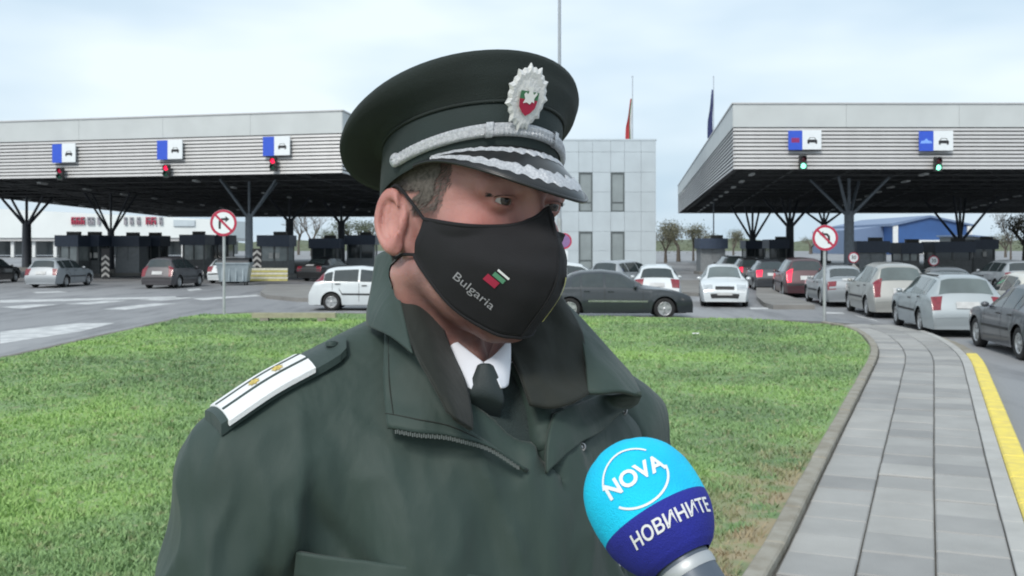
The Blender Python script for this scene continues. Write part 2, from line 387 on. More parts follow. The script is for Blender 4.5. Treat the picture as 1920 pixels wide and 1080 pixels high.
# scraps of paper on the grass and by the kerb
m_scrap = mat('paper_scrap', (0.70, 0.70, 0.68), 0.8)
def scrap(px, py, z0, sz, seed, label):
    rr = random.Random(seed); p = G(px, py, z0); gg = [[(sz * (i / 3 - .5), sz * .8 * (k / 3 - .5), .02 + rr.uniform(0, .03)) for k in range(4)] for i in range(4)]
    o = MB().grid(gg).build('paper_scrap', m_scrap); o.location = (p.x, p.y, z0); tag(o, label, 'litter', 'paper scraps')
scrap(1305, 628, .15, .16, 3, 'white paper scrap lying on the lawn below the white hatchbacks'); scrap(1637, 690, PZ, .07, 5, 'small white paper scrap beside the pavement kerb at the lawn bend')
# ------------------------------------------------------------------ canopies
m_fascia = mat('fascia_sheet', (0.50, 0.53, 0.53), 0.5, var=0.05, scale=0.7)
m_slat = mat('louvre_slat', (0.50, 0.50, 0.50), 0.42, metal=0.2, var=0.05, scale=1.5)
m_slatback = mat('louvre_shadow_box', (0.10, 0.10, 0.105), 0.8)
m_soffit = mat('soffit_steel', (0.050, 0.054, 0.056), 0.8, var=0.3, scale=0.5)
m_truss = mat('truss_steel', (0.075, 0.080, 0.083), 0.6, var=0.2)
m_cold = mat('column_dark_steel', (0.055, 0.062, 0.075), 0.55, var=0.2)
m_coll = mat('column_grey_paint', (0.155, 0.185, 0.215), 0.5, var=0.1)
ZS, ZM, ZT = 6.0, 8.15, 9.34
def canopy(corn, label, open_edges, cat='canopy'):
    root = empty('border_canopy', (0, 0, 0)); tag(root, label, cat, 'border crossing canopies')
    poly = [(p[0], p[1]) for p in corn]
    c = Vector((sum(p[0] for p in poly) / 4, sum(p[1] for p in poly) / 4))
    ins = lambda d: [tuple(Vector(p) + (c - Vector(p)).normalized() * d) for p in poly]
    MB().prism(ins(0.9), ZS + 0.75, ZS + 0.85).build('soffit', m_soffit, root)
    MB().prism(ins(0.5), ZT - 0.5, ZT - 0.35).build('roof', m_fascia, root)
    for k in range(4):
        a, b = Vector(poly[k]), Vector(poly[(k + 1) % 4]); d = b - a; L = d.length; rz = math.atan2(d.y, d.x); t = d / L
        n = Vector((t.y, -t.x)); mid = (a + b) / 2
        if (mid - c).dot(n) < 0: n = -n
        # backing and lower lip
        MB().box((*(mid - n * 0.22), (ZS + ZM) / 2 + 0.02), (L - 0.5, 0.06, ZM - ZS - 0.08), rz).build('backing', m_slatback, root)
        if k in open_edges:
            ns = 11; pitch = (ZM - ZS) / ns
            me = MB().box((0, 0, 0), (L, 0.035, pitch * 0.74), 0, M=Matrix.Rotation(R(-24), 3, 'X') if True else None).mesh('slat'); me.materials.append(m_slat)
            for j in range(ns):
                o = bpy.data.objects.new('slat', me); COL.objects.link(o); o.parent = root
                o.location = (*(mid - n * 0.03), ZS + pitch * (j + 0.5)); o.rotation_euler = (0, 0, rz if (Vector((-t.y, t.x)).dot(n) < 0) else rz + math.pi)
        else:
            MB().box((*(mid - n * 0.03), (ZS + ZM) / 2), (L, 0.04, ZM - ZS), rz).build('side_sheet', m_slat, root)
        npan = max(3, int(L / 5.0))
        for j in range(npan):
            p = a + t * (L * (j + 0.5) / npan)
            MB().box((*p, (ZM + ZT) / 2), (L / npan - 0.012, 0.05, ZT - ZM - 0.03), rz).build('fascia_panel', m_fascia, root)
        MB().box((*mid, ZT + 0.03), (L + 0.12, 0.16, 0.07), rz).build('coping', m_slat, root)
    # space frame under the roof: top and bottom chords, diagonals
    f0, f1, b1, b0 = [Vector(p) for p in poly]
    def at(u, v): return f0.lerp(f1, u).lerp(b0.lerp(b1, u), v)
    tr = MB(); NU, NV = 9, 16
    for j in range(NV + 1):
        v = 0.012 + 0.97 * j / NV
        p, q = at(0.02, v), at(0.98, v)
        tr.tube((*p, ZS + 0.10), (*q, ZS + 0.10), 0.06, n=4); tr.tube((*p, ZS + 0.62), (*q, ZS + 0.62), 0.05, n=4)
        K = 22
        for i in range(K):
            a, b = at(0.02 + 0.96 * i / K, v), at(0.02 + 0.96 * (i + 0.5) / K, v); d = at(0.02 + 0.96 * (i + 1) / K, v)
            tr.tube((*a, ZS + 0.10), (*b, ZS + 0.62), 0.03, n=4, cap=False); tr.tube((*b, ZS + 0.62), (*d, ZS + 0.10), 0.03, n=4, cap=False)
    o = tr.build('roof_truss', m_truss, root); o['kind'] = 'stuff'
    for i in range(NU + 1):
        u = 0.02 + 0.96 * i / NU; p, q = at(u, 0.01), at(u, 0.99)
        MB().tube((*p, ZS + 0.35), (*q, ZS + 0.35), 0.07, n=5).build('purlin', m_truss, root)
    m_lampp = mat('soffit_lamp_cover', (0.55, 0.57, 0.57), 0.4)
    for j in range(11):
        for u in (0.045, 0.36, 0.68):
            p = at(u, 0.05 + 0.085 * j); q = (b0 - f0).normalized()
            MB().box((*p, ZS + 0.0), (0.22, 1.3, 0.09), math.atan2(q.y, q.x) - math.pi / 2).build('soffit_lamp', m_lampp, root)
    return root
LC = [(-40.5, 61.8), (-9.1, 54.3), (-0.5, 140.0), (-48.0, 142.0)]
RC = [(11.27, 51.6), (40.0, 51.6), (70.0, 124.5), (20.4, 124.5)]
canopyL = canopy(LC, 'long grey louvred border canopy on the left with three red lane lights', (0, 1))
canopyR = canopy(RC, 'grey louvred border canopy on the right with green lane lights', (0, 3))
def on_front(px, py, cn, off=0.0):
    a, b = Vector((*cn[0], 0)), Vector((*cn[1], 0)); t = (b - a).normalized(); n = Vector((t.y, -t.x, 0)); 
    if n.y > 0: n = -n
    a = a + n * off; d = Vector(((px - 960) / FPX, 1, -(py - HOR) / FPX)); k = a.dot(n) / d.dot(n)
    return d * k + Vector((0, 0, HC)), math.atan2(t.y, t.x)
m_blue = mat('sign_blue', (0.03, 0.09, 0.55), 0.4, var=0.04); m_white = mat('sign_white', (0.72, 0.76, 0.78), 0.45, var=0.03)
m_black = mat('sign_black', (0.012, 0.012, 0.014), 0.5); m_purple = mat('sign_crimson', (0.25, 0.02, 0.12), 0.5); m_lblue = mat('sign_light_blue', (0.20, 0.38, 0.85), 0.5)
m_house = mat('signal_housing', (0.02, 0.022, 0.022), 0.5)
m_red_on = mat('red_lens', (0.5, 0.0, 0.03), 0.3, emit=(1.0, 0.01, 0.06), es=1.1); m_red_off = mat('red_lens_off', (0.06, 0.005, 0.01), 0.2)
m_red_dim = mat('red_lens_dim', (0.2, 0.0, 0.03), 0.3, emit=(1.0, 0.01, 0.06), es=0.12)
m_grn_on = mat('green_lens', (0.02, 0.5, 0.3), 0.3, emit=(0.25, 1.0, 0.6), es=1.6); m_grn_off = mat('green_lens_off', (0.004, 0.05, 0.03), 0.2)
def car_icon(w):
    s = w / 10.0; m = MB()
    def q(pts): m.add([(x * s, 0, z * s) for x, z in pts], [tuple(range(len(pts)))])
    q([(-4.4, -1.6), (4.4, -1.6), (4.4, 0.4), (3.7, 1.1), (-3.7, 1.1), (-4.4, 0.4)])
    q([(-3.3, 1.1), (-2.7, 1.1), (-1.9, 2.6), (-2.3, 3.0)]); q([(2.7, 1.1), (3.3, 1.1), (2.3, 3.0), (1.9, 2.6)]); q([(-2.3, 3.0), (-1.9, 2.6), (1.9, 2.6), (2.3, 3.0)])
    q([(-4.2, -2.7), (-2.6, -2.7), (-2.6, -1.6), (-4.2, -1.6)]); q([(2.6, -2.7), (4.2, -2.7), (4.2, -1.6), (2.6, -1.6)])
    return m
def lane_sign(x0, x1, y0, y1, cn, label, mark=None):
    p, rz = on_front((x0 + x1) / 2, (y0 + y1) / 2, cn, 0.22); w = (x1 - x0) / FPX * p.y; h = (y1 - y0) / FPX * p.y
    r = empty('lane_sign', p, rz); tag(r, label, 'lane sign', 'lane signs on the canopy fronts')
    xb = w * (-0.5 + 0.21)
    MB().box((xb, 0, 0), (w * 0.42, 0.06, h)).build('blue_panel', m_blue, r); MB().box((w * 0.21, 0, h * 0.02), (w * 0.575, 0.06, h)).build('white_panel', m_white, r)
    ic = car_icon(w * 0.34).build('car_symbol', m_black, r); ic.location = (w * 0.22, -0.034, -h * 0.03)
    for sx in (-1, 1): MB().box((sx * w * 0.35, 0.11, 0), (0.06, 0.16, h * 0.9)).build('bracket', m_house, r)
    if mark == 'crimson': MB().add([(x * w + xb, -0.034, z * h) for x, z in ((-.12, -.12), (.12, -.12), (.12, .12), (-.12, .12))], [(0, 1, 2, 3)]).build('symbol', m_purple, r)
    if mark == 'arrow': MB().add([(x * w + xb, -0.034, z * h) for x, z in ((-.17, -.12), (.17, -.12), (.15, 0.0), (.06, 0.02), (0, .14), (-.06, .02), (-.15, 0))], [tuple(range(7))]).build('symbol', m_lblue, r)
    return r
def signal(px, py, cn, lit, label):
    p, rz = on_front(px, py, cn, 0.3); r = empty('traffic_light', p, rz); tag(r, label, 'traffic light', 'lane signals on the canopy fronts')
    MB().box((0, 0, 0), (0.36, 0.2, 0.74)).build('housing', m_house, r)
    MB().box((0, 0.17, 0), (0.1, 0.2, 0.5)).build('bracket', m_house, r)
    for k, zz in enumerate((0.17, -0.17)):
        mm = {('red', 0): m_red_on, ('red', 1): m_grn_off, ('dim', 0): m_red_dim, ('dim', 1): m_grn_off, ('green', 0): m_red_off, ('green', 1): m_grn_on}[(lit, k)]
        MB().lathe([(0.001, -0.125), (0.08, -0.12), (0.135, -0.10)], 16, 'y', (0, 0, zz)).build('lens', mm, r)
        hood = MB(); g_ = []
        for yy in (-0.10, -0.24): g_.append([(0.15 * math.cos(a), yy, zz + 0.15 * math.sin(a)) for a in np.linspace(-0.3, math.pi + 0.3, 12)])
        hood.grid(g_).build('visor', m_house, r)
    return r
lane_sign(95, 145, 270, 305, LC, 'blue and white lane sign with car, leftmost on the left canopy')
lane_sign(292, 345, 263, 299, LC, 'blue and white lane sign with car, middle one on the left canopy')
lane_sign(491, 546, 256, 292, LC, 'blue and white lane sign with car, nearest the officer on left canopy')
lane_sign(1478, 1540, 245, 281, RC, 'lane sign with crimson mark on its blue half, right canopy corner', 'crimson')
lane_sign(1723, 1787, 246, 283, RC, 'lane sign with pale blue arrow on its blue half, right canopy', 'arrow')
signal(114, 326, LC, 'dim', 'dim red traffic light under the leftmost lane sign'); signal(313, 321, LC, 'red', 'red traffic light under the middle lane sign of left canopy')
signal(513, 308, LC, 'red', 'red traffic light under the lane sign nearest the officer')
signal(1505, 305, RC, 'green', 'green traffic light under the crimson marked lane sign'); signal(1758, 308, RC, 'green', 'green traffic light under the arrow lane sign')

def column(px, Y, yfork, r, m, label, spread=2.3, soff=ZS + 0.1):
    p = U(px, 458, Y); zf = HC - (yfork - HOR) / FPX * Y
    root = empty('canopy_column', (p.x, Y, 0)); tag(root, label, 'column', 'branching canopy columns')
    MB().box((0, 0, 0.15), (r * 3.2, r * 3.2, 0.3)).build('plinth', m_island, root)
    MB().tube((0, 0, 0.3), (0, 0, zf), r, r * 0.9, 14).build('trunk', m, root)
    for k in range(4):
        a = R(45 + 90 * k + 12); tip = Vector((math.cos(a) * spread, math.sin(a) * spread, soff))
        b = MB(); s0 = Vector((math.cos(a) * r * .4, math.sin(a) * r * .4, zf - 0.25)); b.tube(s0, tip, r * 0.36, r * 0.26, 8).build('branch', m, root)
    MB().tube((0, 0, zf - .1), (0, 0, soff), r * 0.32, n=8).build('centre_strut', m, root)
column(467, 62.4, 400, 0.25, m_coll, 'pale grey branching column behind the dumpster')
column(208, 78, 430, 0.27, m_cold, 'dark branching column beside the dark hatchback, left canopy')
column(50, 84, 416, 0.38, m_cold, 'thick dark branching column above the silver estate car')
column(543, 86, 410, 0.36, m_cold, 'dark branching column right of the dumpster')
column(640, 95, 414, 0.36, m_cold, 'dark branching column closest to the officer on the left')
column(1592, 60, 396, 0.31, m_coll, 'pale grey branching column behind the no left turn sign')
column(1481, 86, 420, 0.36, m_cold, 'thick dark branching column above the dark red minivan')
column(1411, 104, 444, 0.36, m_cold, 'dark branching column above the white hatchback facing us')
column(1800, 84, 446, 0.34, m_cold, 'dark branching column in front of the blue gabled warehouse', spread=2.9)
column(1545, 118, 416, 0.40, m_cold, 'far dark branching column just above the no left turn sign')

# ------------------------------------------------------------------ booths
m_bgrey = mat('booth_grey', (0.14, 0.15, 0.155), 0.5, var=0.2); m_bblue = mat('booth_blue_band', (0.045, 0.065, 0.105), 0.45, var=0.1)
m_bsteel = mat('booth_steel', (0.24, 0.26, 0.275), 0.45, metal=0.2, var=0.1)
m_glass = mat('dark_glass', (0.045, 0.055, 0.06), 0.06, var=0.1, spec=0.7)
m_glassl = mat('pale_glass', (0.34, 0.38, 0.38), 0.08, var=0.15, scale=2, spec=0.7)
m_paper = mat('pale_notice', (0.62, 0.62, 0.60), 0.7)
def booth(x0, x1, ytop, Y, label, body=None, band=None, glass=None, notices=0, sig=True):
    body, band, glass = body or m_bgrey, band or m_bblue, glass or m_glass
    w = (x1 - x0) / FPX * Y; h = HC - (ytop - HOR) / FPX * Y; p = U((x0 + x1) / 2, HOR, Y); d = 1.8
    r = empty('control_booth', (p.x, Y, 0)); tag(r, label, 'booth', 'control booths under the canopies')
    MB().box((0, d / 2, 0.1), (w + 0.3, d + 0.4, 0.2)).build('base', m_island, r)
    MB().box((0, d / 2, 0.2 + 0.45), (w, d, 0.9)).build('lower_wall', body, r)
    for sx in (-1, 1):
        for yy in (0.06, d - 0.06): MB().box((sx * (w / 2 - 0.06), yy, (1.1 + h - 0.75) / 2), (0.12, 0.12, h - 0.75 - 1.1)).build('post', body, r)
    hz = (1.1 + h - 0.75) / 2; hh = h - 0.75 - 1.1
    MB().box((0, 0.07, hz), (0.08, 0.05, hh)).build('mullion', body, r)
    for sx in (-1, 1):
        MB().box((sx * (w / 4 - 0.02), 0.08, hz), (w / 2 - 0.16, 0.02, hh)).build('window', glass, r)
        MB().box((sx * (w / 2 - 0.05), d / 2, hz), (0.02, d - 0.26, hh)).build('side_window', glass, r)
    MB().box((0, d - 0.1, hz), (w - 0.2, 0.06, hh)).build('back_wall', body, r)
    MB().box((0, d / 2 - 0.1, h - 0.375), (w + 0.24, d + 0.5, 0.75)).build('roof_band', band, r)
    for k in range(notices): MB().box(((k - (notices - 1) / 2) * 0.42, -0.012, 1.45), (0.28, 0.015, 0.36)).build('notice', m_paper, r)
    if sig:
        MB().box((w * 0.18, 0.3, h + 0.12), (0.85, 0.35, 0.24)).build('roof_signal', m_house, r)
booth(110, 147, 441, 67, 'blue banded control booth above the silver estate car', band=m_bblue, glass=m_glassl)
booth(150, 186, 441, 69, 'dark control booth next to the black and white chevron board', notices=3)
booth(216, 261, 442, 71, 'blue grey panelled booth left of the dark hatchback', body=m_bsteel, glass=m_bsteel)
booth(264, 300, 442, 74, 'dark control booth directly behind the dark hatchback')
booth(342, 384, 440, 73, 'dark control booth behind the no right turn sign', glass=m_glassl)
booth(386, 428, 441, 80, 'dark control booth half hidden by the no right turn sign post')
booth(487, 541, 441, 67, 'dark booth with pale notices in its window beside grey column', notices=2, glass=m_glassl)
booth(583, 634, 447, 76, 'olive dark booth above the white hatchback boot', body=m_bgrey)
booth(650, 702, 441, 80, 'steel grey booth beside the ear of the officer', body=m_bsteel)
booth(1314, 1360, 447, 74, 'steel booth with dark blue band behind the white hatchback front', body=m_bsteel, glass=m_bsteel)
booth(1399, 1433, 451, 92, 'dark booth behind the black car with red lights', sig=False)
booth(1443, 1476, 449, 84, 'blue banded booth behind the queue of dark cars', glass=m_glass)
booth(1606, 1662, 452, 66, 'blue banded grey booth right of the pale column', body=m_bsteel, glass=m_bsteel)
booth(1690, 1724, 455, 68, 'dark narrow booth between two round lane signs', glass=m_glassl)
booth(1752, 1822, 453, 70, 'wide dark blue banded booth below the blue warehouse')
booth(1826, 1866, 449, 78, 'dark grey booth at the right edge of the blue warehouse', body=m_bgrey, notices=1)

# ------------------------------------------------------------------ office block
m_clad = mat('cladding_panel', (0.47, 0.535, 0.575), 0.45, var=0.05, scale=0.8); m_joint = mat('cladding_joint', (0.40, 0.455, 0.495), 0.7)
m_dull = mat('chevron_dull', (0.36, 0.36, 0.35), 0.7, var=.25, scale=3)
m_wframe = mat('window_frame', (0.10, 0.12, 0.125), 0.5); m_blind = mat('window_blind_glass', (0.25, 0.29, 0.30), 0.12, var=0.12, scale=0.8, spec=0.6)
YB = 75.0
off = empty('office_block', (5.0, YB, 0)); tag(off, 'pale blue clad two storey office block with tall narrow windows', 'building')
def bx(px): return (px - 960) / FPX * YB - 5.0
def bz(py): return HC - (py - HOR) / FPX * YB
x_l, x_r, z_t = bx(870), bx(1230), bz(263)
MB().box(((x_l + x_r) / 2, 6.1, z_t / 2 - 0.05), (x_r - x_l - 0.1, 12, z_t - 0.1)).build('wall', m_joint, off)
MB().box(((x_l + x_r) / 2, 6.1, z_t + 0.03), (x_r - x_l + 0.1, 12.3, 0.12)).build('coping', m_clad, off)
wins = [(1085, 1111, 323, 397), (1145, 1171, 323, 397), (1085, 1111, 434, 505), (1145, 1171, 434, 505), (1025, 1051, 323, 397), (1025, 1051, 434, 505)]
xs = [870, 905, 940, 985, 1025, 1051, 1085, 1111, 1145, 1171, 1202, 1230]; ys = [263, 285, 323, 360, 397, 434, 470, 505, 517]
for i in range(len(xs) - 1):
    for j in range(len(ys) - 1):
        cx, cy = (xs[i] + xs[i + 1]) / 2, (ys[j] + ys[j + 1]) / 2
        if any(w[0] < cx < w[1] and w[2] < cy < w[3] for w in wins): continue
        a, b, c, d = bx(xs[i]), bx(xs[i + 1]), bz(ys[j]), bz(ys[j + 1])
        MB().box(((a + b) / 2, 0.03, (c + d) / 2), (b - a - 0.016, 0.1, c - d - 0.016)).build('panel', m_clad, off)
for (a, b, c, d) in wins:
    a, b, c, d = bx(a), bx(b), bz(c), bz(d)
    f = MB()
    f.box((a + 0.05, 0.06, (c + d) / 2), (0.1, 0.14, c - d)); f.box((b - 0.05, 0.06, (c + d) / 2), (0.1, 0.14, c - d))
    f.box(((a + b) / 2, 0.06, c - 0.05), (b - a - 0.2, 0.14, 0.1)); f.box(((a + b) / 2, 0.06, d + 0.05), (b - a - 0.2, 0.14, 0.1)); f.box(((a + b) / 2, 0.065, d + (c - d) * 0.24), (b - a - 0.2, 0.12, 0.06))
    w = f.build('window', m_wframe, off)
    MB().box(((a + b) / 2, 0.085, d + (c - d) * 0.62), (b - a - 0.2, 0.02, (c - d) * 0.74)).build('pane', m_blind, w)
    MB().box(((a + b) / 2, 0.085, d + (c - d) * 0.13), (b - a - 0.2, 0.02, (c - d) * 0.2)).build('pane', m_blind, w)
for j in range(1, 8):   # right flank panels
    MB().box((x_r + 0.0, 1.2 + 1.6 * j - 1.4, z_t / 2), (0.08, 1.56, z_t - 0.2)).build('panel', m_clad, off)

# ------------------------------------------------------------------ blue warehouse and grey shed
m_wblue = mat('warehouse_blue', (0.035, 0.095, 0.26), 0.45, var=0.1, scale=0.3); m_wgrey = mat('warehouse_grey_blue', (0.14, 0.20, 0.32), 0.5, var=0.1)
m_wwhite = mat('warehouse_white_trim', (0.68, 0.70, 0.70), 0.5)
YW = 215.0
def P(px, py, Y): p = U(px, py, Y); return (p.x, p.z)
wh = empty('blue_warehouse', (0, 0, 0)); tag(wh, 'blue gabled warehouse with white corner strips behind the booths', 'building')
def extr(pts, Y, dep, name, m, par):
    q = [P(x, y, Y) for x, y in pts]; mm = MB(); n = len(q)
    mm.add([(x, Y, z) for x, z in q] + [(x, Y + dep, z) for x, z in q], [tuple(range(n)), tuple(range(2 * n - 1, n - 1, -1))] + [(k, (k + 1) % n, n + (k + 1) % n, n + k) for k in range(n)])
    return mm.build(name, m, par)
extr([(1676, 477), (1676, 422), (1745, 407), (1822, 424), (1822, 477)], YW, 40, 'wall', m_wblue, wh)
extr([(1672, 424), (1672, 419), (1745, 403.5), (1826, 420.5), (1826, 424), (1745, 407.5)], YW - 0.6, 42, 'roof', m_wgrey, wh)
extr([(1600, 477), (1600, 431), (1676, 421), (1676, 477)], YW + 6, 30, 'side_wing', m_wgrey, wh)
for a in (1675, 1814): extr([(a, 477), (a, 424), (a + 9, 422), (a + 9, 477)], YW - 0.4, 0.4, 'corner_strip', m_wwhite, wh)
extr([(1700, 456), (1700, 450), (1768, 450), (1768, 456)], YW - 1.2, 1.2, 'door_canopy', m_wwhite, wh)
extr([(1718, 477), (1718, 456), (1740, 456), (1740, 477)], YW - 0.5, 0.5, 'door', m_wwhite, wh)
sh = empty('grey_shed', (0, 0, 0)); tag(sh, 'dark grey flat roofed shed right of the blue warehouse', 'building')
m_shed = mat('shed_wall', (0.12, 0.13, 0.13), 0.7, var=0.12)
extr([(1824, 482), (1824, 441), (1866, 446), (1866, 482)], 180, 14, 'wall', m_shed, sh); extr([(1822, 443), (1822, 440), (1868, 444.5), (1868, 447.5)], 179.5, 15, 'roof', m_wgrey, sh)
extr([(1834, 466), (1834, 455), (1850, 456), (1850, 467)], 179.8, 0.3, 'window', m_glass, sh)

# white canopy hall far left with red lettering
fh = empty('white_hall', (0, 0, 0)); tag(fh, 'long white fronted hall with red lettering beyond the left canopy', 'building')
m_fw = mat('hall_white', (0.70, 0.74, 0.74), 0.5, var=0.04, scale=0.2); m_fg = mat('hall_glass', (0.10, 0.12, 0.13), 0.2, var=0.3, scale=0.3)
YH = 170.0
extr([(-160, 446), (-160, 384), (412, 412), (412, 446)], YH, 20, 'fascia', m_fw, fh)
extr([(-160, 452), (-160, 446.5), (412, 446.5), (412, 452)], YH + 0.3, 19, 'lower_fascia', m_slat, fh)
extr([(-150, 478), (-150, 452), (405, 452), (405, 478)], YH + 4, 14, 'wall', m_fg, fh)
for k in range(14): extr([(-140 + k * 40, 482), (-140 + k * 40, 452), (-134 + k * 40, 452), (-134 + k * 40, 482)], YH + 1, 0.5, 'pillar', m_wwhite, fh)
m_let = mat('hall_red_letter', (0.35, 0.03, 0.07), 0.5); m_letg = mat('hall_grey_letter', (0.28, 0.27, 0.30), 0.5)
for a, b, c in ((133, 140, 0), (142, 149, 0), (151, 158, 0), (163, 169, 1), (170, 176, 1), (182, 187, 1), (232, 237, 1), (243, 249, 1), (256, 262, 1), (273, 281, 0), (283, 292, 0), (298, 304, 1)):
    extr([(a, 421), (a, 407), (b, 407), (b, 409.5), (a + 2.5, 409.5), (a + 2.5, 413), (b, 413), (b, 421), (b - 2.5, 421), (b - 2.5, 415.5), (a + 2.5, 415.5), (a + 2.5, 421)], YH - 0.4, 0.3, 'letter', m_letg if c else m_let, fh)
extr([(325, 424), (325, 412), (365, 413), (365, 424)], YH - 0.3, 0.25, 'panel', m_clad, fh)

# ------------------------------------------------------------------ poles, flags, signs
m_galv = mat('galvanised_steel', (0.42, 0.44, 0.45), 0.45, metal=0.4, var=0.1); m_pole = mat('pole_grey', (0.33, 0.36, 0.40), 0.5, var=0.05)
lp = U(1049, 458, 31.5); lamp = empty('lamp_post', (lp.x, 31.5, 0.0)); tag(lamp, 'tall slim grey lamp post rising behind the officer cap', 'lamp post')
MB().tube((0, 0, 0.0), (0, 0, 3.0), 0.085, 0.08, 12).build('lower_pole', m_galv, lamp); MB().tube((0, 0, 3.0), (0, 0, 11.5), 0.062, 0.045, 12).build('pole', m_pole, lamp)
MB().tube((0, 0, 11.4), (-1.2, -0.2, 11.8), 0.04, n=8).build('arm', m_pole, lamp); MB().box((-1.4, -0.23, 11.8), (0.6, 0.25, 0.1)).build('lamp_head', m_pole, lamp)
m_fr = mat('flag_red', (0.42, 0.05, 0.06), 0.8, var=0.15); m_fgr = mat('flag_green', (0.06, 0.22, 0.12), 0.8, var=0.15); m_fwh = mat('flag_white', (0.7, 0.7, 0.7), 0.8); m_feu = mat('flag_navy', (0.03, 0.04, 0.12), 0.8, var=0.2)
def flag(px, Y, y0, y1, fy0, fy1, bands, name, label, z0=0.0):
    p = U(px, HOR, Y); zt = HC - (y0 - HOR) / FPX * Y
    r = empty(name, (p.x, Y, z0)); tag(r, label, 'flag')
    MB().tube((0, 0, 0), (0, 0, zt - z0), 0.07, 0.035, 10).build('pole', m_pole, r); MB().lathe([(0.001, 0.14), (0.06, 0.1), (0.07, 0.05), (0.02, 0)], 10, 'z', (0, 0, zt - z0)).build('finial', m_pole, r)
    za, zb = HC - (fy0 - HOR) / FPX * Y - z0, HC - (fy1 - HOR) / FPX * Y - z0
    for (f0, f1, m) in bands:
        gg = []
        for i in range(19):
            t = i / 18; z = za + (zb - za) * t; row = []
            for k in range(9):
                s = f0 + (f1 - f0) * k / 8; wd = (0.10 + 0.42 * min(1, t * 1.6))
                row.append((-0.05 - s * wd + 0.03 * math.sin(t * 7 + s * 5), 0.10 * math.sin(s * 16 + t * 3) * min(1, t * 2), z - 0.1 * s * t))
            gg.append(row)
        MB().grid(gg).build('cloth', m, r)
flag(1186, 84, 145, 263, 185, 268, [(0, .3, m_fwh), (.3, .5, m_fgr), (.5, 1.0, m_fr)], 'national_flag', 'limp red and green flag on a pole above the office block')
flag(1338, 96, 145, 245, 168, 258, [(0, 1, m_feu)], 'navy_flag', 'limp navy flag on a pole behind the right canopy corner')

m_sred = mat('sign_red', (0.42, 0.02, 0.06), 0.4, var=0.05)
def arrow_poly(flip):
    pts = [(-0.42, -0.52), (-0.22, -0.52), (-0.22, 0.10), (-0.10, 0.22), (0.18, 0.22), (0.18, 0.05), (0.52, 0.32), (0.18, 0.59), (0.18, 0.42), (-0.16, 0.42), (-0.42, 0.16)]
    return [((-x if flip else x), z) for x, z in pts]
def turn_sign(pb, pc, Y, r, flip, label):
    p = U(pb, HOR, Y); zc = HC - (pc - HOR) / FPX * Y; z0 = lawn_z(p.x, Y) - 0.05
    root = empty('turn_sign', (p.x, Y, z0)); tag(root, label, 'road sign', 'prohibition signs on the lawn edge'); zc -= z0
    MB().tube((0, 0, 0), (0, 0, zc + r * 0.8), 0.042, n=12).build('post', m_galv, root)
    dsk = MB(); dsk.lathe([(0.001, -0.045), (r, -0.045), (r, -0.06), (0.001, -0.06)], 36, 'y', (0, 0, zc)).build('plate', m_galv, root)
    MB().lathe([(r * 0.80, -0.063), (r * 0.985, -0.063)], 40, 'y', (0, 0, zc)).build('red_ring', m_sred, root)
    MB().lathe([(0.0005, -0.0625), (r * 0.80, -0.0625)], 40, 'y', (0, 0, zc)).build('white_face', m_white, root)
    MB().add([(x * r * 0.86, -0.066, zc + z * r * 0.86) for x, z in arrow_poly(flip)], [(0, 1, 2, 10), (2, 3, 9, 10), (3, 4, 8, 9), (5, 6, 7)]).build('arrow', m_black, root)
    sl = MB(); c45 = math.sqrt(.5); w = 0.085 * r; L = r * 0.84
    sl.add([(-L * c45 - w * c45, -0.069, zc + L * c45 - w * c45), (-L * c45 + w * c45, -0.069, zc + L * c45 + w * c45), (L * c45 + w * c45, -0.069, zc - L * c45 + w * c45), (L * c45 - w * c45, -0.069, zc - L * c45 - w * c45)], [(0, 1, 2, 3)])
    sl.build('slash', m_sred, root)
turn_sign(420, 418, 30.2, 0.40, False, 'round no right turn sign on a grey post at left lawn edge')
turn_sign(1546, 446, 27.0, 0.345, True, 'round no left turn sign on a grey post at lawn tip')
# small round lane signs with chevron boards in front of booths
def lane_post(px, pyc, Y, label, r=0.30):
    p = U(px, HOR, Y); zc = HC - (pyc - HOR) / FPX * Y
    root = empty('lane_post', (p.x, Y, 0)); tag(root, label, 'road sign', 'lane posts in front of the booths')
    MB().tube((0, 0, 0), (0, 0, zc), 0.04, n=8).build('post', m_galv, root)
    MB().lathe([(0.001, -0.06), (r * 0.8, -0.06)], 24, 'y', (0, 0, zc)).build('white_face', m_white, root)
    MB().lathe([(0.001, -0.04), (r, -0.04), (r, -0.058), (r * 0.78, -0.058)], 24, 'y', (0, 0, zc)).build('red_ring', m_sred, root)
    tm = text_mesh('30', r * 0.95, 0.0, 0.004); o = link('number', tm, m_black, root); o.location = (0, -0.064, zc); o.rotation_euler = (R(90), 0, 0)
    hb = zc - r - 0.05; bd = MB().box((0, -0.03, hb - 0.5), (0.62, 0.04, 1.0)).build('chevron_board', m_black, root)
    for k in range(3):
        zz = hb - 0.35 - 0.34 * k
        MB().add([(-0.31, -0.053, zz - .1), (0, -0.053, zz + .2), (0.31, -0.053, zz - .1), (0.31, -0.053, zz + .07), (0, -0.053, zz + .37), (-0.31, -0.053, zz + .07)][:6], [(0, 1, 4, 5), (1, 2, 3, 4)]).build('chevron', m_dull, bd)
lane_post(1600, 483, 56, 'round white and red lane sign above chevrons by pale column')
lane_post(1750, 489, 58, 'round lane sign above chevrons in front of wide booth')
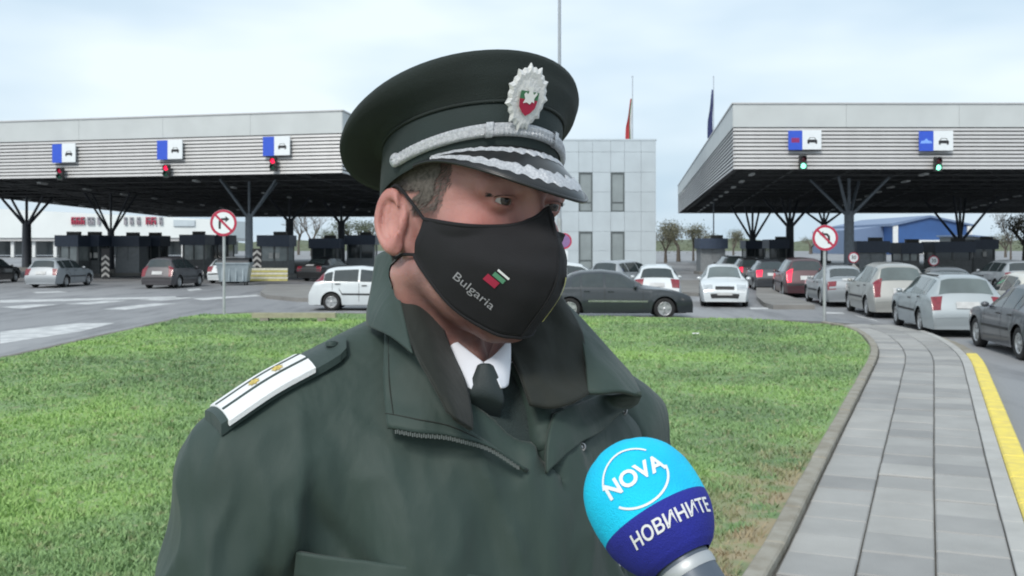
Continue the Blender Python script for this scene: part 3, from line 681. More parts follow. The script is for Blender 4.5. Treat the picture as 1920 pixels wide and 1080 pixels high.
def chevron(px, y0, y1, Y, label):
    p = U(px, HOR, Y); za, zb = HC - (y0 - HOR) / FPX * Y, max(0.0, HC - (y1 - HOR) / FPX * Y)
    root = empty('chevron_board', (p.x, Y, 0)); tag(root, label, 'chevron board', 'chevron boards left'); w = 0.5
    MB().box((0, 0.0, za / 2), (w, 0.05, za)).build('board', m_black, root)
    k = 0; z = zb + 0.15
    while z + 0.3 < za:
        MB().add([(-w / 2, -0.03, z - .1), (0, -0.03, z + .1), (w / 2, -0.03, z - .1), (w / 2, -0.03, z + .06), (0, -0.03, z + .26), (-w / 2, -0.03, z + .06)], [(0, 1, 4, 5), (1, 2, 3, 4)]).build('chevron', m_dull, root); z += 0.36
chevron(198, 466, 522, 64, 'tall black and white chevron board beside the dark left column'); chevron(482, 466, 516, 60, 'black and white chevron board behind the yellow barrier')
# no parking sign behind the mask
npp = empty('parking_sign', (U(1057, HOR, 45).x, 45, 0)); tag(npp, 'round purple blue sign over a white plate beside the lamp post', 'road sign')
zc = HC - (452 - HOR) / FPX * 45
m_spur = mat('sign_faded_purple', (0.24, 0.14, 0.30), 0.5, var=0.1)
MB().tube((0, 0, 0), (0, 0, zc), 0.035, n=8).build('post', m_galv, npp)
MB().lathe([(0.001, -0.05), (0.24, -0.05), (0.36, -0.05), (0.36, -0.03), (0.001, -0.03)], 24, 'y', (0, 0, zc)).build('disc', m_spur, npp); MB().lathe([(0.29, -0.055), (0.36, -0.055)], 24, 'y', (0, 0, zc)).build('ring', m_sred, npp)
MB().box((0, -0.04, zc - 0.62), (0.36, 0.02, 0.40)).build('plate', m_white, npp)

# dumpster, yellow barrier, concrete beam
m_gal2 = mat('dumpster_galvanised', (0.33, 0.39, 0.42), 0.45, metal=0.35, c2=(0.24, 0.29, 0.32), scale=3); m_lid = mat('dumpster_lid', (0.02, 0.022, 0.025), 0.5)
du = empty('dumpster', (U(440, HOR, 54.6).x, 54.6, 0), 0.06); tag(du, 'galvanised wheeled dumpster with black lid left of grey column', 'dumpster')
b = MB(); w0, w1 = 0.72, 0.86
b.add([(-w0, -.45, .2), (w0, -.45, .2), (w0, .45, .2), (-w0, .45, .2), (-w1, -.55, 1.15), (w1, -.55, 1.15), (w1, .55, 1.15), (-w1, .55, 1.15)], [(0, 3, 2, 1), (0, 1, 5, 4), (1, 2, 6, 5), (2, 3, 7, 6), (3, 0, 4, 7), (4, 5, 6, 7)]).build('bin', m_gal2, du)
MB().box((0, 0, 1.18), (1.8, 1.2, 0.08)).build('rim', m_gal2, du)
lid = MB(); lid.grid([[(x, 0.55 * math.cos(a), 1.2 + 0.28 * math.sin(a)) for a in np.linspace(0, math.pi, 10)] for x in (-0.84, 0.84)]).build('lid', m_lid, du)
for sx in (-.55, -.18, .18, .55): MB().box((sx, -.52, .68), (.06, .06, .85), 0, Matrix.Rotation(R(-6), 3, 'X')).build('rib', m_gal2, du)
for sx in (-.6, .6):
    for sy in (-.35, .35): MB().lathe([(0.001, -.03), (.1, -.03), (.1, .03), (.001, .03)], 12, 'x', (sx, sy, .1)).build('wheel', m_lid, du)
for sx in (-.92, .92): MB().tube((sx, -.25, .95), (sx, .25, .95), .03, n=8).build('handle', m_gal2, du)
m_ybar = mat('barrier_yellow', (0.50, 0.45, 0.14), 0.6, c2=(0.36, 0.33, 0.13)); m_wbar = mat('barrier_pale', (0.58, 0.57, 0.48), 0.6)
ba = empty('striped_barrier', (U(503, HOR, 56.2).x, 56.2, 0.15)); tag(ba, 'low yellow and white striped barrier boards beside the dumpster', 'barrier')
for k in range(6): MB().box((0, 0.02 * (k % 2), 0.07 + k * 0.12), (2.15, 0.08, 0.108)).build('board', m_ybar if k % 2 == 0 else m_wbar, ba)
for sx in (-.9, 0, .9): MB().box((sx, .12, .36), (.1, .1, .72)).build('post', m_wbar, ba)
cb = U(552, 600, 27.6); z0 = lawn_z(cb.x, 27.6)
beam = empty('concrete_beam', (cb.x, 27.6, z0), 0.02); tag(beam, 'pale concrete beam lying on the lawn behind the shoulder', 'concrete beam')
m_beam = mat('beam_concrete', (0.36, 0.35, 0.24), 0.85, c2=(0.28, 0.27, 0.19), bump=0.5)
MB().box((0, 0, 0.16), (2.25, 0.26, 0.13)).build('beam', m_beam, beam)
for sx in (-.8, .75): MB().box((sx, 0, 0.04), (.22, .24, .11)).build('support_block', m_kerb, beam)
# ------------------------------------------------------------------ trees
m_bark = mat('bark', (0.11, 0.095, 0.08), 0.9, var=0.2); m_leafd = mat('leaf_dull_green', (0.085, 0.105, 0.06), 0.8, c2=(0.13, 0.15, 0.10), scale=0.8)
m_leafb = mat('leaf_olive', (0.12, 0.125, 0.08), 0.8, c2=(0.17, 0.165, 0.12), scale=0.9); m_twig = mat('twigs', (0.19, 0.175, 0.16), 0.9)
def tree(px, Y, ytop, wpx, label, leafy=True, group='trees beyond the booths', seed=1, m=None):
    rr = random.Random(seed); x = (px - 960) / FPX * Y; H = HC - (ytop - HOR) / FPX * Y; W = wpx / FPX * Y
    root = empty('tree', (x, Y, 0)); tag(root, label, 'tree', group)
    tr = MB(); tw = MB(); tips = []
    def br(p, d, L, r, dep):
        q = p + d * L; (tr if dep < 3 else tw).tube(p, q, r, r * 0.65, 5 if dep < 3 else 3, cap=False)
        if dep >= (3 if leafy else 5): tips.append(q); return
        for _ in range(3 if dep < 2 else 2 + (rr.random() > .5)):
            nd = (d + Vector((rr.uniform(-.75, .75), rr.uniform(-.75, .75), rr.uniform(-.1, .5)))).normalized(); br(q, nd, L * rr.uniform(.62, .82), r * 0.62, dep + 1)
        tips.append(q)
    br(Vector((0, 0, 0)), Vector((0, 0, 1)), H * (0.16 if leafy else 0.25), H * 0.022, 0)
    sx = max(0.1, max(abs(p.x) for p in tips)); sz = max(p.z for p in tips)
    fx, fz = (W / 2) / sx * 0.95, H / sz * (0.95 if leafy else 1.0)
    for mb in (tr, tw): mb.v = [(a * fx, b_ * fx, c * fz) for a, b_, c in mb.v]
    tips = [Vector((p.x * fx, p.y * fx, p.z * fz)) for p in tips]
    tr.build('trunk', m_bark, root, fix=False)
    if not leafy: tw.build('crown', m_twig, root, fix=False); return
    lv = MB()
    for p in tips:
        rad = H * 0.115
        for _ in range(58):
            c = p + Vector((rr.gauss(0, rad), rr.gauss(0, rad), rr.gauss(0, rad * .8))); s = H * rr.uniform(.010, .026)
            if c.z < H * 0.12: c.z = H * rr.uniform(.12, .3)
            a = Vector((rr.uniform(-1, 1), rr.uniform(-1, 1), rr.uniform(-1, 1))).normalized(); e = a.orthogonal().normalized(); g_ = a.cross(e)
            lv.add([c + e * s, c + g_ * s * .7, c - e * s, c - g_ * s * .7], [(0, 1, 2, 3)])
    lv.build('crown', m or m_leafd, root, fix=False)
tree(585, 190, 396, 90, 'pale bare tree between two dark columns left of the officer', False, seed=3)
tree(560, 210, 402, 70, 'bare twiggy tree behind the booth with pale notices', False, seed=5)
tree(662, 150, 416, 62, 'round dull green tree beside the ear of the officer', True, seed=8)
tree(700, 160, 420, 60, 'dull green tree half hidden by the officer collar', True, seed=9)
tree(615, 175, 432, 46, 'small dull green bush above the white hatchback', True, seed=10)
for k, (px, Y, yt, w, lb) in enumerate(((1248, 120, 430, 50, 'olive tree close to the office block corner'), (1272, 128, 420, 52, 'tallest olive tree right of the office block'), (1300, 135, 426, 44, 'olive tree behind the steel booth, left of its roof'),
                                     (1375, 150, 436, 34, 'thin olive tree above the white hatchback facing us'), (1335, 160, 440, 40, 'low olive tree right behind the steel booth'))):
    tree(px, Y, yt, w, lb, True, seed=20 + k, m=m_leafb)
tree(1895, 140, 398, 70, 'bare tree at the far right edge', False, seed=31); tree(1922, 120, 404, 60, 'dull tree cut by the right edge of the picture', True, seed=33, m=m_leafb)
tree(1885, 170, 440, 40, 'low dull bush between the shed and the bare tree', True, seed=35, m=m_leafb); tree(930, 230, 430, 80, 'green tree hidden low behind the office block', True, seed=36)
tree(1520, 230, 446, 60, 'distant bush seen between the right hand booths', True, seed=37, m=m_leafb)
hb = MB(); pts = []
for k in range(90):
    x = -260 + 6.2 * k; pts.append((x, 3.6 + 1.6 * mnoise.noise(Vector((x * .06, 2, 0))) + 1.2 * mnoise.noise(Vector((x * .3, 5, 0)))))
gg = []
for j in range(5):
    gg.append([(x + (j % 2) * 2, 330 + j * 5 + 2 * mnoise.noise(Vector((x, j * 3.1, 0))), h * (0, .6, .9, 1.0, .8)[j] + (0 if j == 0 else 0.6 * mnoise.noise(Vector((x * 1.3, j, 7))))) for x, h in pts])
o = hb.grid(gg, smooth=False).build('distant_wood', m_leafd); tag(o, 'distant low line of trees along the horizon', 'wood', kind='stuff')
# ------------------------------------------------------------------ cars
m_tyre = mat('tyre_rubber', (0.015, 0.015, 0.016), 0.8, var=0.2); m_rim = mat('alloy_rim', (0.45, 0.46, 0.47), 0.35, metal=0.6, var=0.08)
m_cglass = mat('car_glass', (0.030, 0.040, 0.042), 0.05, var=0.1, spec=0.8); m_cglassl = mat('car_glass_pale', (0.10, 0.125, 0.125), 0.06, var=0.2, scale=1.5, spec=0.8)
m_trim = mat('car_black_trim', (0.02, 0.02, 0.022), 0.6); m_under = mat('car_underbody', (0.012, 0.012, 0.013), 0.9)
m_hl = mat('headlamp_glass', (0.45, 0.48, 0.50), 0.12, metal=0.3, var=0.2, scale=9, spec=0.8); m_tl = mat('tail_lamp_red', (0.17, 0.008, 0.020), 0.2, var=.3, scale=14, spec=0.7)
m_tlon = mat('tail_lamp_lit', (0.5, 0.01, 0.04), 0.2, emit=(1.0, 0.02, 0.06), es=0.75); m_plate = mat('number_plate', (0.46, 0.47, 0.47), 0.5); m_chrome = mat('chrome', (0.6, 0.6, 0.6), 0.2, metal=0.9)
def paint(name, c, metal=0.25): return mat('paint_' + name, c, 0.38, metal=metal, var=0.05, scale=1.2, coat=0.6)
PROF = {
 # top line: x from the nose, height, half width at that height, as fractions later scaled; keys: h hood start, c cowl, w windscreen top, r roof rear, g rear glass foot
 'hatch': dict(L=3.95, W=1.68, H=1.46, pts=[(0.02, .24, .62), (0.0, .40, .70), (0.02, .56, .74), (.10, .70, .72), (.40, .83, .70), (1.05, .97, .66), (1.78, 1.39, .54), (2.35, 1.46, .54), (3.15, 1.42, .53), (3.40, 1.36, .53), (3.74, .98, .66), (3.85, .78, .72), (3.93, .60, .76), (3.95, .42, .74), (3.92, .26, .66)], k=dict(hood=3, cowl=5, ws=6, roof=9, rg=10, tail=12), wb=(0.78, 3.22)),
 'sedan': dict(L=4.72, W=1.79, H=1.43, pts=[(0.02, .24, .66), (0.0, .40, .76), (0.03, .56, .80), (.10, .69, .78), (.55, .83, .76), (1.42, .97, .70), (2.12, 1.37, .56), (2.65, 1.43, .56), (3.25, 1.40, .55), (3.48, 1.34, .55), (4.02, 1.02, .66), (4.58, .97, .70), (4.68, .76, .78), (4.72, .55, .80), (4.70, .40, .78), (4.66, .26, .7)], k=dict(hood=3, cowl=5, ws=6, roof=9, rg=10, tail=12), wb=(0.85, 3.62)),
 'estate': dict(L=4.68, W=1.75, H=1.49, pts=[(0.02, .24, .66), (0.0, .40, .74), (0.03, .56, .78), (.10, .69, .76), (.50, .83, .74), (1.30, .98, .69), (2.00, 1.40, .56), (2.55, 1.48, .56), (3.90, 1.45, .55), (4.20, 1.40, .55), (4.46, 1.00, .68), (4.58, .78, .76), (4.66, .58, .80), (4.68, .42, .78), (4.64, .26, .7)], k=dict(hood=3, cowl=5, ws=6, roof=9, rg=10, tail=12), wb=(0.88, 3.56)),
 'mpv': dict(L=4.30, W=1.77, H=1.64, pts=[(0.02, .26, .66), (0.0, .44, .74), (0.02, .62, .78), (.10, .78, .76), (.42, .92, .74), (.98, 1.06, .69), (1.75, 1.54, .56), (2.35, 1.63, .57), (3.55, 1.60, .56), (3.84, 1.53, .56), (4.08, 1.08, .70), (4.18, .85, .76), (4.28, .62, .80), (4.30, .45, .78), (4.27, .28, .7)], k=dict(hood=3, cowl=5, ws=6, roof=9, rg=10, tail=12), wb=(0.80, 3.42)),
}
def wheel_mesh(r):
    t = MB(); t.lathe([(r * .62, -.085), (r * .80, -.10), (r * .96, -.092), (r, -.06), (r, .06), (r * .96, .092), (r * .80, .10), (r * .62, .085)], 28, 'y'); tm = t.mesh('wheel'); tm.materials.append(m_tyre)
    q = MB(); q.lathe([(r * .66, -.06), (r * .64, -.088), (r * .58, -.086), (r * .54, -.05)], 28, 'y')
    q.lathe([(.001, -.085), (r * .13, -.083), (r * .16, -.07), (r * .16, -.03)], 12, 'y')
    for k in range(5):
        a = 2 * math.pi * k / 5 + .3; d = Vector((math.cos(a), 0, math.sin(a))); s = Vector((-d.z, 0, d.x))
        p0, p1 = d * (r * .10), d * (r * .60); w0, w1 = s * (r * .105), s * (r * .15); Y1, Y0 = Vector((0, -.075, 0)), Vector((0, -.04, 0))
        q.add([p0 - w0 + Y1, p0 + w0 + Y1, p1 + w1 + Y1, p1 - w1 + Y1, p0 - w0 + Y0, p0 + w0 + Y0, p1 + w1 + Y0, p1 - w1 + Y0], [(0, 1, 2, 3), (0, 4, 5, 1), (1, 5, 6, 2), (3, 2, 6, 7), (0, 3, 7, 4)])
    q.lathe([(.001, -.035), (r * .6, -.035)], 20, 'y'); rm = q.mesh('rim'); rm.materials.append(m_rim)
    return tm, rm
WH = {}
m_rimback = m_trim
def car(kind, loc, heading, col, label, cat='car', tail=None, glass=None, group='cars at the crossing', scale=(1, 1, 1), trim=None, name='parked_car', plate=True, roofrails=False, taxi=False, detail=True, rub=None, hi=False):
    """heading: compass angle of the nose, 0 = away from the lens (+Y), clockwise positive"""
    S = PROF[kind]; L, W, H = S['L'] * scale[0], S['W'] * scale[1], S['H']
    tail = tail or m_tl; glass = glass or m_cglass
    root = empty(name, loc, R(90 - heading)); tag(root, label, cat, group)
    # dense top line with rounded corners
    pts = [Vector((p[0] * scale[0], p[1] * scale[2], p[2] * scale[1])) for p in S['pts']]
    seg, idx = [], []; step = 0.035
    for i, (a, b) in enumerate(zip(pts[:-1], pts[1:])):
        idx.append(len(seg)); n = max(2, int((b - a).length / step)); seg += [a.lerp(b, t / n) for t in range(n)]
    idx.append(len(seg)); seg.append(pts[-1])
    arr = np.array([tuple(p) for p in seg]); ker = np.array([1, 2, 3, 2, 1.]) / 9
    sm = arr.copy()
    for _ in range(2):
        pad = np.vstack([sm[:1]] * 2 + [sm] + [sm[-1:]] * 2); sm = sum(ker[q] * pad[q:q + len(sm)] for q in range(5)); sm[0] = arr[0]; sm[-1] = arr[-1]
    K = {k: idx[v] for k, v in S['k'].items()}
    r = 0.315 if kind != 'hatch' else 0.295
    wx = [S['wb'][0] * scale[0], S['wb'][1] * scale[0]]; zb0 = 0.195; Ra = r + 0.055
    zbelt = lambda x: (0.88 + 0.07 * x / L) * scale[2] * (H / 1.46) ** 0.7
    rows = []; nA, nB, nC = 7, 7, 9
    for s in range(len(sm)):
        x, zt, hw = sm[s]; u = x / L
        plan = 1 - 0.14 * max(0, (0.16 - u) / 0.16) ** 2.0 - 0.10 * max(0, (u - 0.86) / 0.14) ** 2.0
        wide = W / 2 * plan
        zl = zb0
        for c in wx:
            if abs(x - c) < Ra: zl = max(zl, r + math.sqrt(Ra * Ra - (x - c) ** 2))
        zbl = min(zbelt(x), zt - 0.015); zl = min(zl, zbl - 0.02)
        if zt < zl + .04: zl = zt - 0.04
        hw = min(hw, wide * .97)
        row = []
        for k in range(nA):
            t = k / (nA - 1); z = zl + (zbl - zl) * t; zz = z / (0.9 * scale[2])
            bul = 1 - 0.055 * max(0, (0.55 - zz) / 0.4) ** 1.6 - 0.035 * max(0, (zz - 0.62) / 0.4) ** 1.5 + (0.008 if 0.50 < zz < 0.62 else 0)
            flare = 0.012 if any(abs(x - c) < Ra + .06 for c in wx) and z < 2 * r + .12 else 0
            row.append((wide * bul + flare, z))
        y0, z0 = row[-1]; drop = min(0.055, (zt - zbl) * .5); y1, z1 = min(hw, y0 - .004), zt - drop
        for k in range(1, nB + 1):
            t = k / nB; row.append((y0 + (y1 - y0) * (t ** 1.15), z0 + (z1 - z0) * t))
        for k in range(1, nC + 1):
            t = k / nC; a = t * math.pi / 2; row.append((y1 * (1 - t) if t > .25 else y1 * (1 - t * .8 - .05 * (t / .25) * 1.0), z1 + drop * min(1, math.sin(min(1, t * 2.2) * math.pi / 2)) + 0.02 * math.sin(a)))
        rows.append([(L / 2 - x, y, z) for y, z in row])
    ncol = len(rows[0]); jB, jC = nA - 1, nA - 1 + nB
    full = [[(a, -b, c) for a, b, c in rw] + [(a, b, c) for a, b, c in reversed(rw[:-1])] for rw in rows]
    body = MB(); body.grid(full); n2 = len(full[0])
    body.add(full[0], [tuple(range(n2))]); body.add(full[-1], [tuple(range(n2 - 1, -1, -1))])
    body.build('body', col, root)
    Gd = np.array(rows)
    def samp(s, j):
        s = min(max(s, 0), len(rows) - 1.001); j = min(max(j, 0), ncol - 1.001); a, b = int(s), int(j); u, v = s - a, j - b
        return Vector((Gd[a, b] * (1 - u) * (1 - v) + Gd[a + 1, b] * u * (1 - v) + Gd[a, b + 1] * (1 - u) * v + Gd[a + 1, b + 1] * u * v).tolist())
    def patch(nm, m, s0, s1, j0, j1, par=None, offs=.006, ns=12, nj=5, sides=(-1, 1), both=False, skew=None):
        out_ = []
        for sd in sides:
            gr = []
            for i in range(ns + 1):
                rw = []
                for k in range(nj + 1):
                    jj = j0 + (j1 - j0) * k / nj; ss = s0 + (s1 - s0) * i / ns
                    if skew: ss = skew(i / ns, k / nj, s0, s1)
                    p = samp(ss, jj); dn = (samp(ss + .6, jj) - samp(ss - .6, jj)).cross(samp(ss, jj + .5) - samp(ss, jj - .5))
                    if dn.length > 1e-9: dn.normalize()
                    c = Vector((0, 0, .55)); 
                    if dn.dot(p - Vector((p.x * .8, 0, .6))) < 0: dn = -dn
                    p = p + dn * offs; rw.append((p.x, p.y * sd, p.z))
                gr.append(rw)
            if both: out_.append(gr)
            else: MB().grid(gr).build(nm, m, par or root)
        if both:
            gr = [a + b[::-1][0:0] + list(reversed(b))[1:] for a, b in zip([r_ for r_ in out_[0]], [r_ for r_ in out_[1]])]
            return MB().grid(gr).build(nm, m, par or root)
    # glass
    j_end = ncol - 1
    cw, ws, rf, rg = K['cowl'], K['ws'], K['roof'], K['rg']
    patch('windscreen', glass, cw + (ws - cw) * .08, cw + (ws - cw) * .95, jC + .8, j_end, both=True, nj=8)
    patch('rear_window', glass, rf + (rg - rf) * .08, rf + (rg - rf) * .93, jC + .8, j_end, both=True, nj=8)
    # side glass: front door, rear door, quarter light
    roofmid = ws + (rf - ws) * (.36 if kind != 'estate' else .30)
    endq = rf - 1 if kind in ('hatch', 'sedan') else rf - (rf - ws) * .02
    jb0, jb1 = jB + .55, jC - .55
    patch('door_window', glass, cw + (ws - cw) * .42, roofmid - 1, jb0, jb1)
    rd_end = roofmid + (endq - roofmid) * (.62 if kind in ('estate', 'mpv') else .80)
    patch('door_window', glass, roofmid + 1, rd_end, jb0, jb1)
    if kind in ('estate', 'mpv'): patch('quarter_window', glass, rd_end + 2, endq - 1, jb0, jb1)
    else: patch('quarter_window', glass, rd_end + 1.2, rf + (rg - rf) * .16, jb0, jb1 - .6, ns=6)
    # lamps
    hd = K['hood']
    patch('headlamp', m_hl, hd - 4.0, hd + 5.0, jC + .2, jC + nC * .42, nj=6)
    patch('headlamp_side', m_hl, hd - 2.0, hd + 6.0, jC - 2.4, jC + .2, nj=3)
    tl = K['tail']; t0 = {'sedan': rg + (tl - rg) * .80, 'hatch': rg, 'estate': rg + (tl - rg) * .08, 'mpv': rf + (rg - rf) * .72}[kind]
    t1 = {'sedan': tl + 4, 'hatch': rg + (tl - rg) * .85, 'estate': tl - 2, 'mpv': rg + (tl - rg) * .95}[kind]
    patch('tail_lamp', tail, t0, t1, jC + .0, jC + nC * {'hatch': .30, 'sedan': .34, 'estate': .22, 'mpv': .20}[kind], nj=6); patch('tail_lamp_side', tail, t0, t1, jB + .2 if kind != 'sedan' else jB - .8, jC + .0, nj=4)
    if hi: patch('high_tail_lamp', tail, rf + (rg - rf) * .20, rf + (rg - rf) * 1.0, jB + 1.6, jC + .8, nj=5, ns=8, offs=.010)
    # bumper trims, grille, plates
    patch('grille', m_trim, hd - 3.0, hd + 1.0, jC + nC * .55, j_end, both=True, nj=6, offs=.008)
    patch('intake', m_trim, 2, idx[1] + 1.5, jC + nC * .30, j_end, both=True, nj=6, offs=.008)
    for a in (idx[2] - 1,): patch('bumper_strip', m_trim if trim is None else trim, a - 1, a + 1, jC + .4, j_end, both=True, nj=8, offs=.012, ns=3)
    rb = idx[K and S['k']['tail']]; patch('bumper_strip', m_trim if trim is None else trim, rb + 1, rb + 3, jC + .2, j_end, both=True, nj=8, offs=.012, ns=3)
    if plate:
        for (s0, s1) in ((idx[2] - 4, idx[2] - 1.5), (rg + (tl - rg) * .42, rg + (tl - rg) * .78)):
            gr = []
            for i in range(3):
                ss = s0 + (s1 - s0) * i / 2; p = samp(ss, j_end - .001)
                x_off = .03 if p.x > 0 else -.03; gr.append([(p.x + x_off, yy, p.z) for yy in (-.26, -.13, 0, .13, .26)])
            MB().grid(gr).build('number_plate', m_plate, root)
    # door seams, sills, handles, mirrors
    if detail:
        for s_ in (cw + 2, roofmid, rd_end + 1):
            patch('door_seam', m_trim, s_ - .18, s_ + .18, 1.0, jB + .3, offs=.003, ns=1, nj=8)
        patch('rubbing_strip', rub or m_trim, cw - 2, rd_end - 5, 2.7, 3.15, offs=.012, ns=20, nj=1)
        for s_ in (roofmid - 5, rd_end - 4):
            p = samp(s_, jB - .7)
            for sd in (-1, 1): MB().box((p.x, sd * (p.y + .012), p.z), (.17, .03, .028)).build('door_handle', col if trim is None else m_trim, root)
    p = samp(cw + (ws - cw) * .40, jB + .3)
    for sd in (-1, 1):
        mm = MB(); mm.lathe([(.001, .10), (.06, .09), (.085, .03), (.075, -.05), (.001, -.07)], 10, 'x', (0, 0, 0)); mm.v = [(a * .6 + p.x - .02, b * 1.0 + sd * (p.y + .065), c * .72 + p.z + .06) for a, b, c in mm.v]; mm.build('mirror', col, root)
    # underbody blocks the view through the arches
    ub = MB(); ub.box((0, 0, .31), (L * .92, W * .74, .28)); ub.build('underbody', m_under, root)
    for c in wx:
        for sd in (-1, 1):
            w_ = MB(); a_ = [(L / 2 - c + (Ra) * math.cos(t), sd * W * .36, r + Ra * math.sin(t)) for t in np.linspace(-.25, math.pi + .25, 14)]; b_ = [(q[0], sd * (W / 2 - .05), q[2]) for q in a_]
            w_.grid([a_, b_]); w_.add([(L / 2 - c, sd * W * .36, r)] + a_, [(0, k + 1, k + 2) for k in range(13)]); w_.build('wheel_arch', m_under, root)
    key = round(r, 3)
    if key not in WH: WH[key] = wheel_mesh(r)
    tm, rm = WH[key]
    for c in wx:
        for sd in (-1, 1):
            o = bpy.data.objects.new('wheel', tm); COL.objects.link(o); o.parent = root; o.location = (L / 2 - c, sd * (W / 2 - .115), r)
            if sd > 0: o.rotation_euler = (0, 0, math.pi)
            q = bpy.data.objects.new('rim', rm); COL.objects.link(q); q.parent = o
    if roofrails:
        for sd in (-1, 1):
            p0, p1 = samp(ws + 6, jC + .6), samp(rf - 6, jC + .6); MB().tube((p0.x, sd * p0.y, p0.z + .05), (p1.x, sd * p1.y, p1.z + .05), .018, n=6).build('roof_rail', m_trim, root)
    if taxi: MB().box((.2, 0, H + .08), (.3, .9, .14)).build('roof_box', m_plate, root)
    return root
c_silver = paint('silver', (0.30, 0.325, 0.345)); c_white = paint('white', (0.56, 0.60, 0.62), 0.0); c_dark = paint('dark_grey', (0.045, 0.05, 0.058)); c_black = paint('black', (0.014, 0.015, 0.017), 0.0)
c_merc = paint('anthracite', (0.030, 0.037, 0.044)); c_red = paint('dark_red', (0.070, 0.030, 0.036)); c_beige = paint('champagne', (0.33, 0.335, 0.32)); c_bmw = paint('slate', (0.075, 0.082, 0.095)); c_psilver = paint('pale_silver', (0.33, 0.37, 0.39)); c_brown = paint('brown_grey', (0.060, 0.056, 0.062)); c_cream = paint('cream', (0.52, 0.51, 0.46), 0.0); c_navy = paint('deep_blue', (0.03, 0.04, 0.06))
car('sedan', (10.62, 20.3, 0), 8, c_bmw, 'dark slate saloon cut by the right picture edge', scale=(.93, .97, 1.0), trim=c_bmw)
car('estate', (11.05, 26.0, 0), 9, c_psilver, 'pale silver estate car second from the right edge of the queue', roofrails=True, trim=c_psilver, glass=m_cglassl)
car('mpv', (11.75, 31.9, 0), 7, c_beige, 'champagne silver minivan in the queue behind the estate car', trim=c_beige, glass=m_cglassl)
car('sedan', (12.0, 37.4, 0), 6, c_silver, 'silver saloon partly behind the no left turn sign post', scale=(.95, .96, 1.0), trim=c_silver)
car('mpv', (12.35, 43.6, 0), 7, c_red, 'dark red minivan with tall tail lamps left of sign post', tail=m_tlon)
car('hatch', (12.55, 49.8, 0), 6, c_dark, 'dark car with lit tail lamps just ahead of dark red minivan', tail=m_tlon)
car('hatch', (13.0, 56.0, 0), 5, c_black, 'black car with lit tail lamps two ahead of dark red minivan', tail=m_tlon)
car('estate', (13.9, 64.5, 0), 3, c_black, 'black estate car above the white hatchback roof', tail=m_tlon)
car('hatch', (7.75, 37.2, 0), 190, c_white, 'white hatchback facing the camera beside the queue', trim=c_white, glass=m_cglassl)
car('sedan', (2.95, 30.45, 0), 90, c_merc, 'long anthracite saloon seen from its side behind the lawn', rub=m_chrome, glass=m_cglass)
car('hatch', (5.35, 37.6, 0), 7, c_white, 'white hatchback seen from behind over the anthracite saloon bonnet', trim=c_white)
car('hatch', (2.3, 36.8, 0), 90, c_white, 'white car whose roof shows above the anthracite saloon', trim=c_white, scale=(1, 1, 1.06))
car('estate', (5.2, 46.0, 0), 35, c_silver, 'silver car half hidden left of the white hatchback tail')
car('hatch', (-4.65, 34.3, 0), 90, c_white, 'white hatchback with red high tail lamps behind the officer shoulder', trim=c_white, scale=(1.06, 1.02, 1.0), glass=m_cglass, hi=True)
car('estate', (-23.6, 53.0, 0), 2, c_silver, 'silver estate car waiting under the left canopy', trim=c_silver, scale=(.93, 1, 1))
car('mpv', (-17.35, 52.0, 0), 6, c_brown, 'dark brown grey hatchback waiting under the left canopy', scale=(.93, .97, .95))
car('hatch', (-29.8, 58.0, 0), 0, c_black, 'black car cut by the left picture edge')
car('hatch', (-16.1, 58.5, 0), 5, c_white, 'white car hidden behind the dumpster')
car('sedan', (-11.2, 62.0, 0), 20, c_black, 'black car above the boot of the white hatchback')
car('sedan', (14.6, 34.5, 0), 8, c_dark, 'dark car roof between the minivan and the estate car')
car('hatch', (14.0, 27.6, 0), 9, c_cream, 'cream car roof above the dark slate saloon', trim=c_cream)
car('estate', (22.6, 46.5, 0), 5, c_silver, 'silver car far right behind the cream car roof')
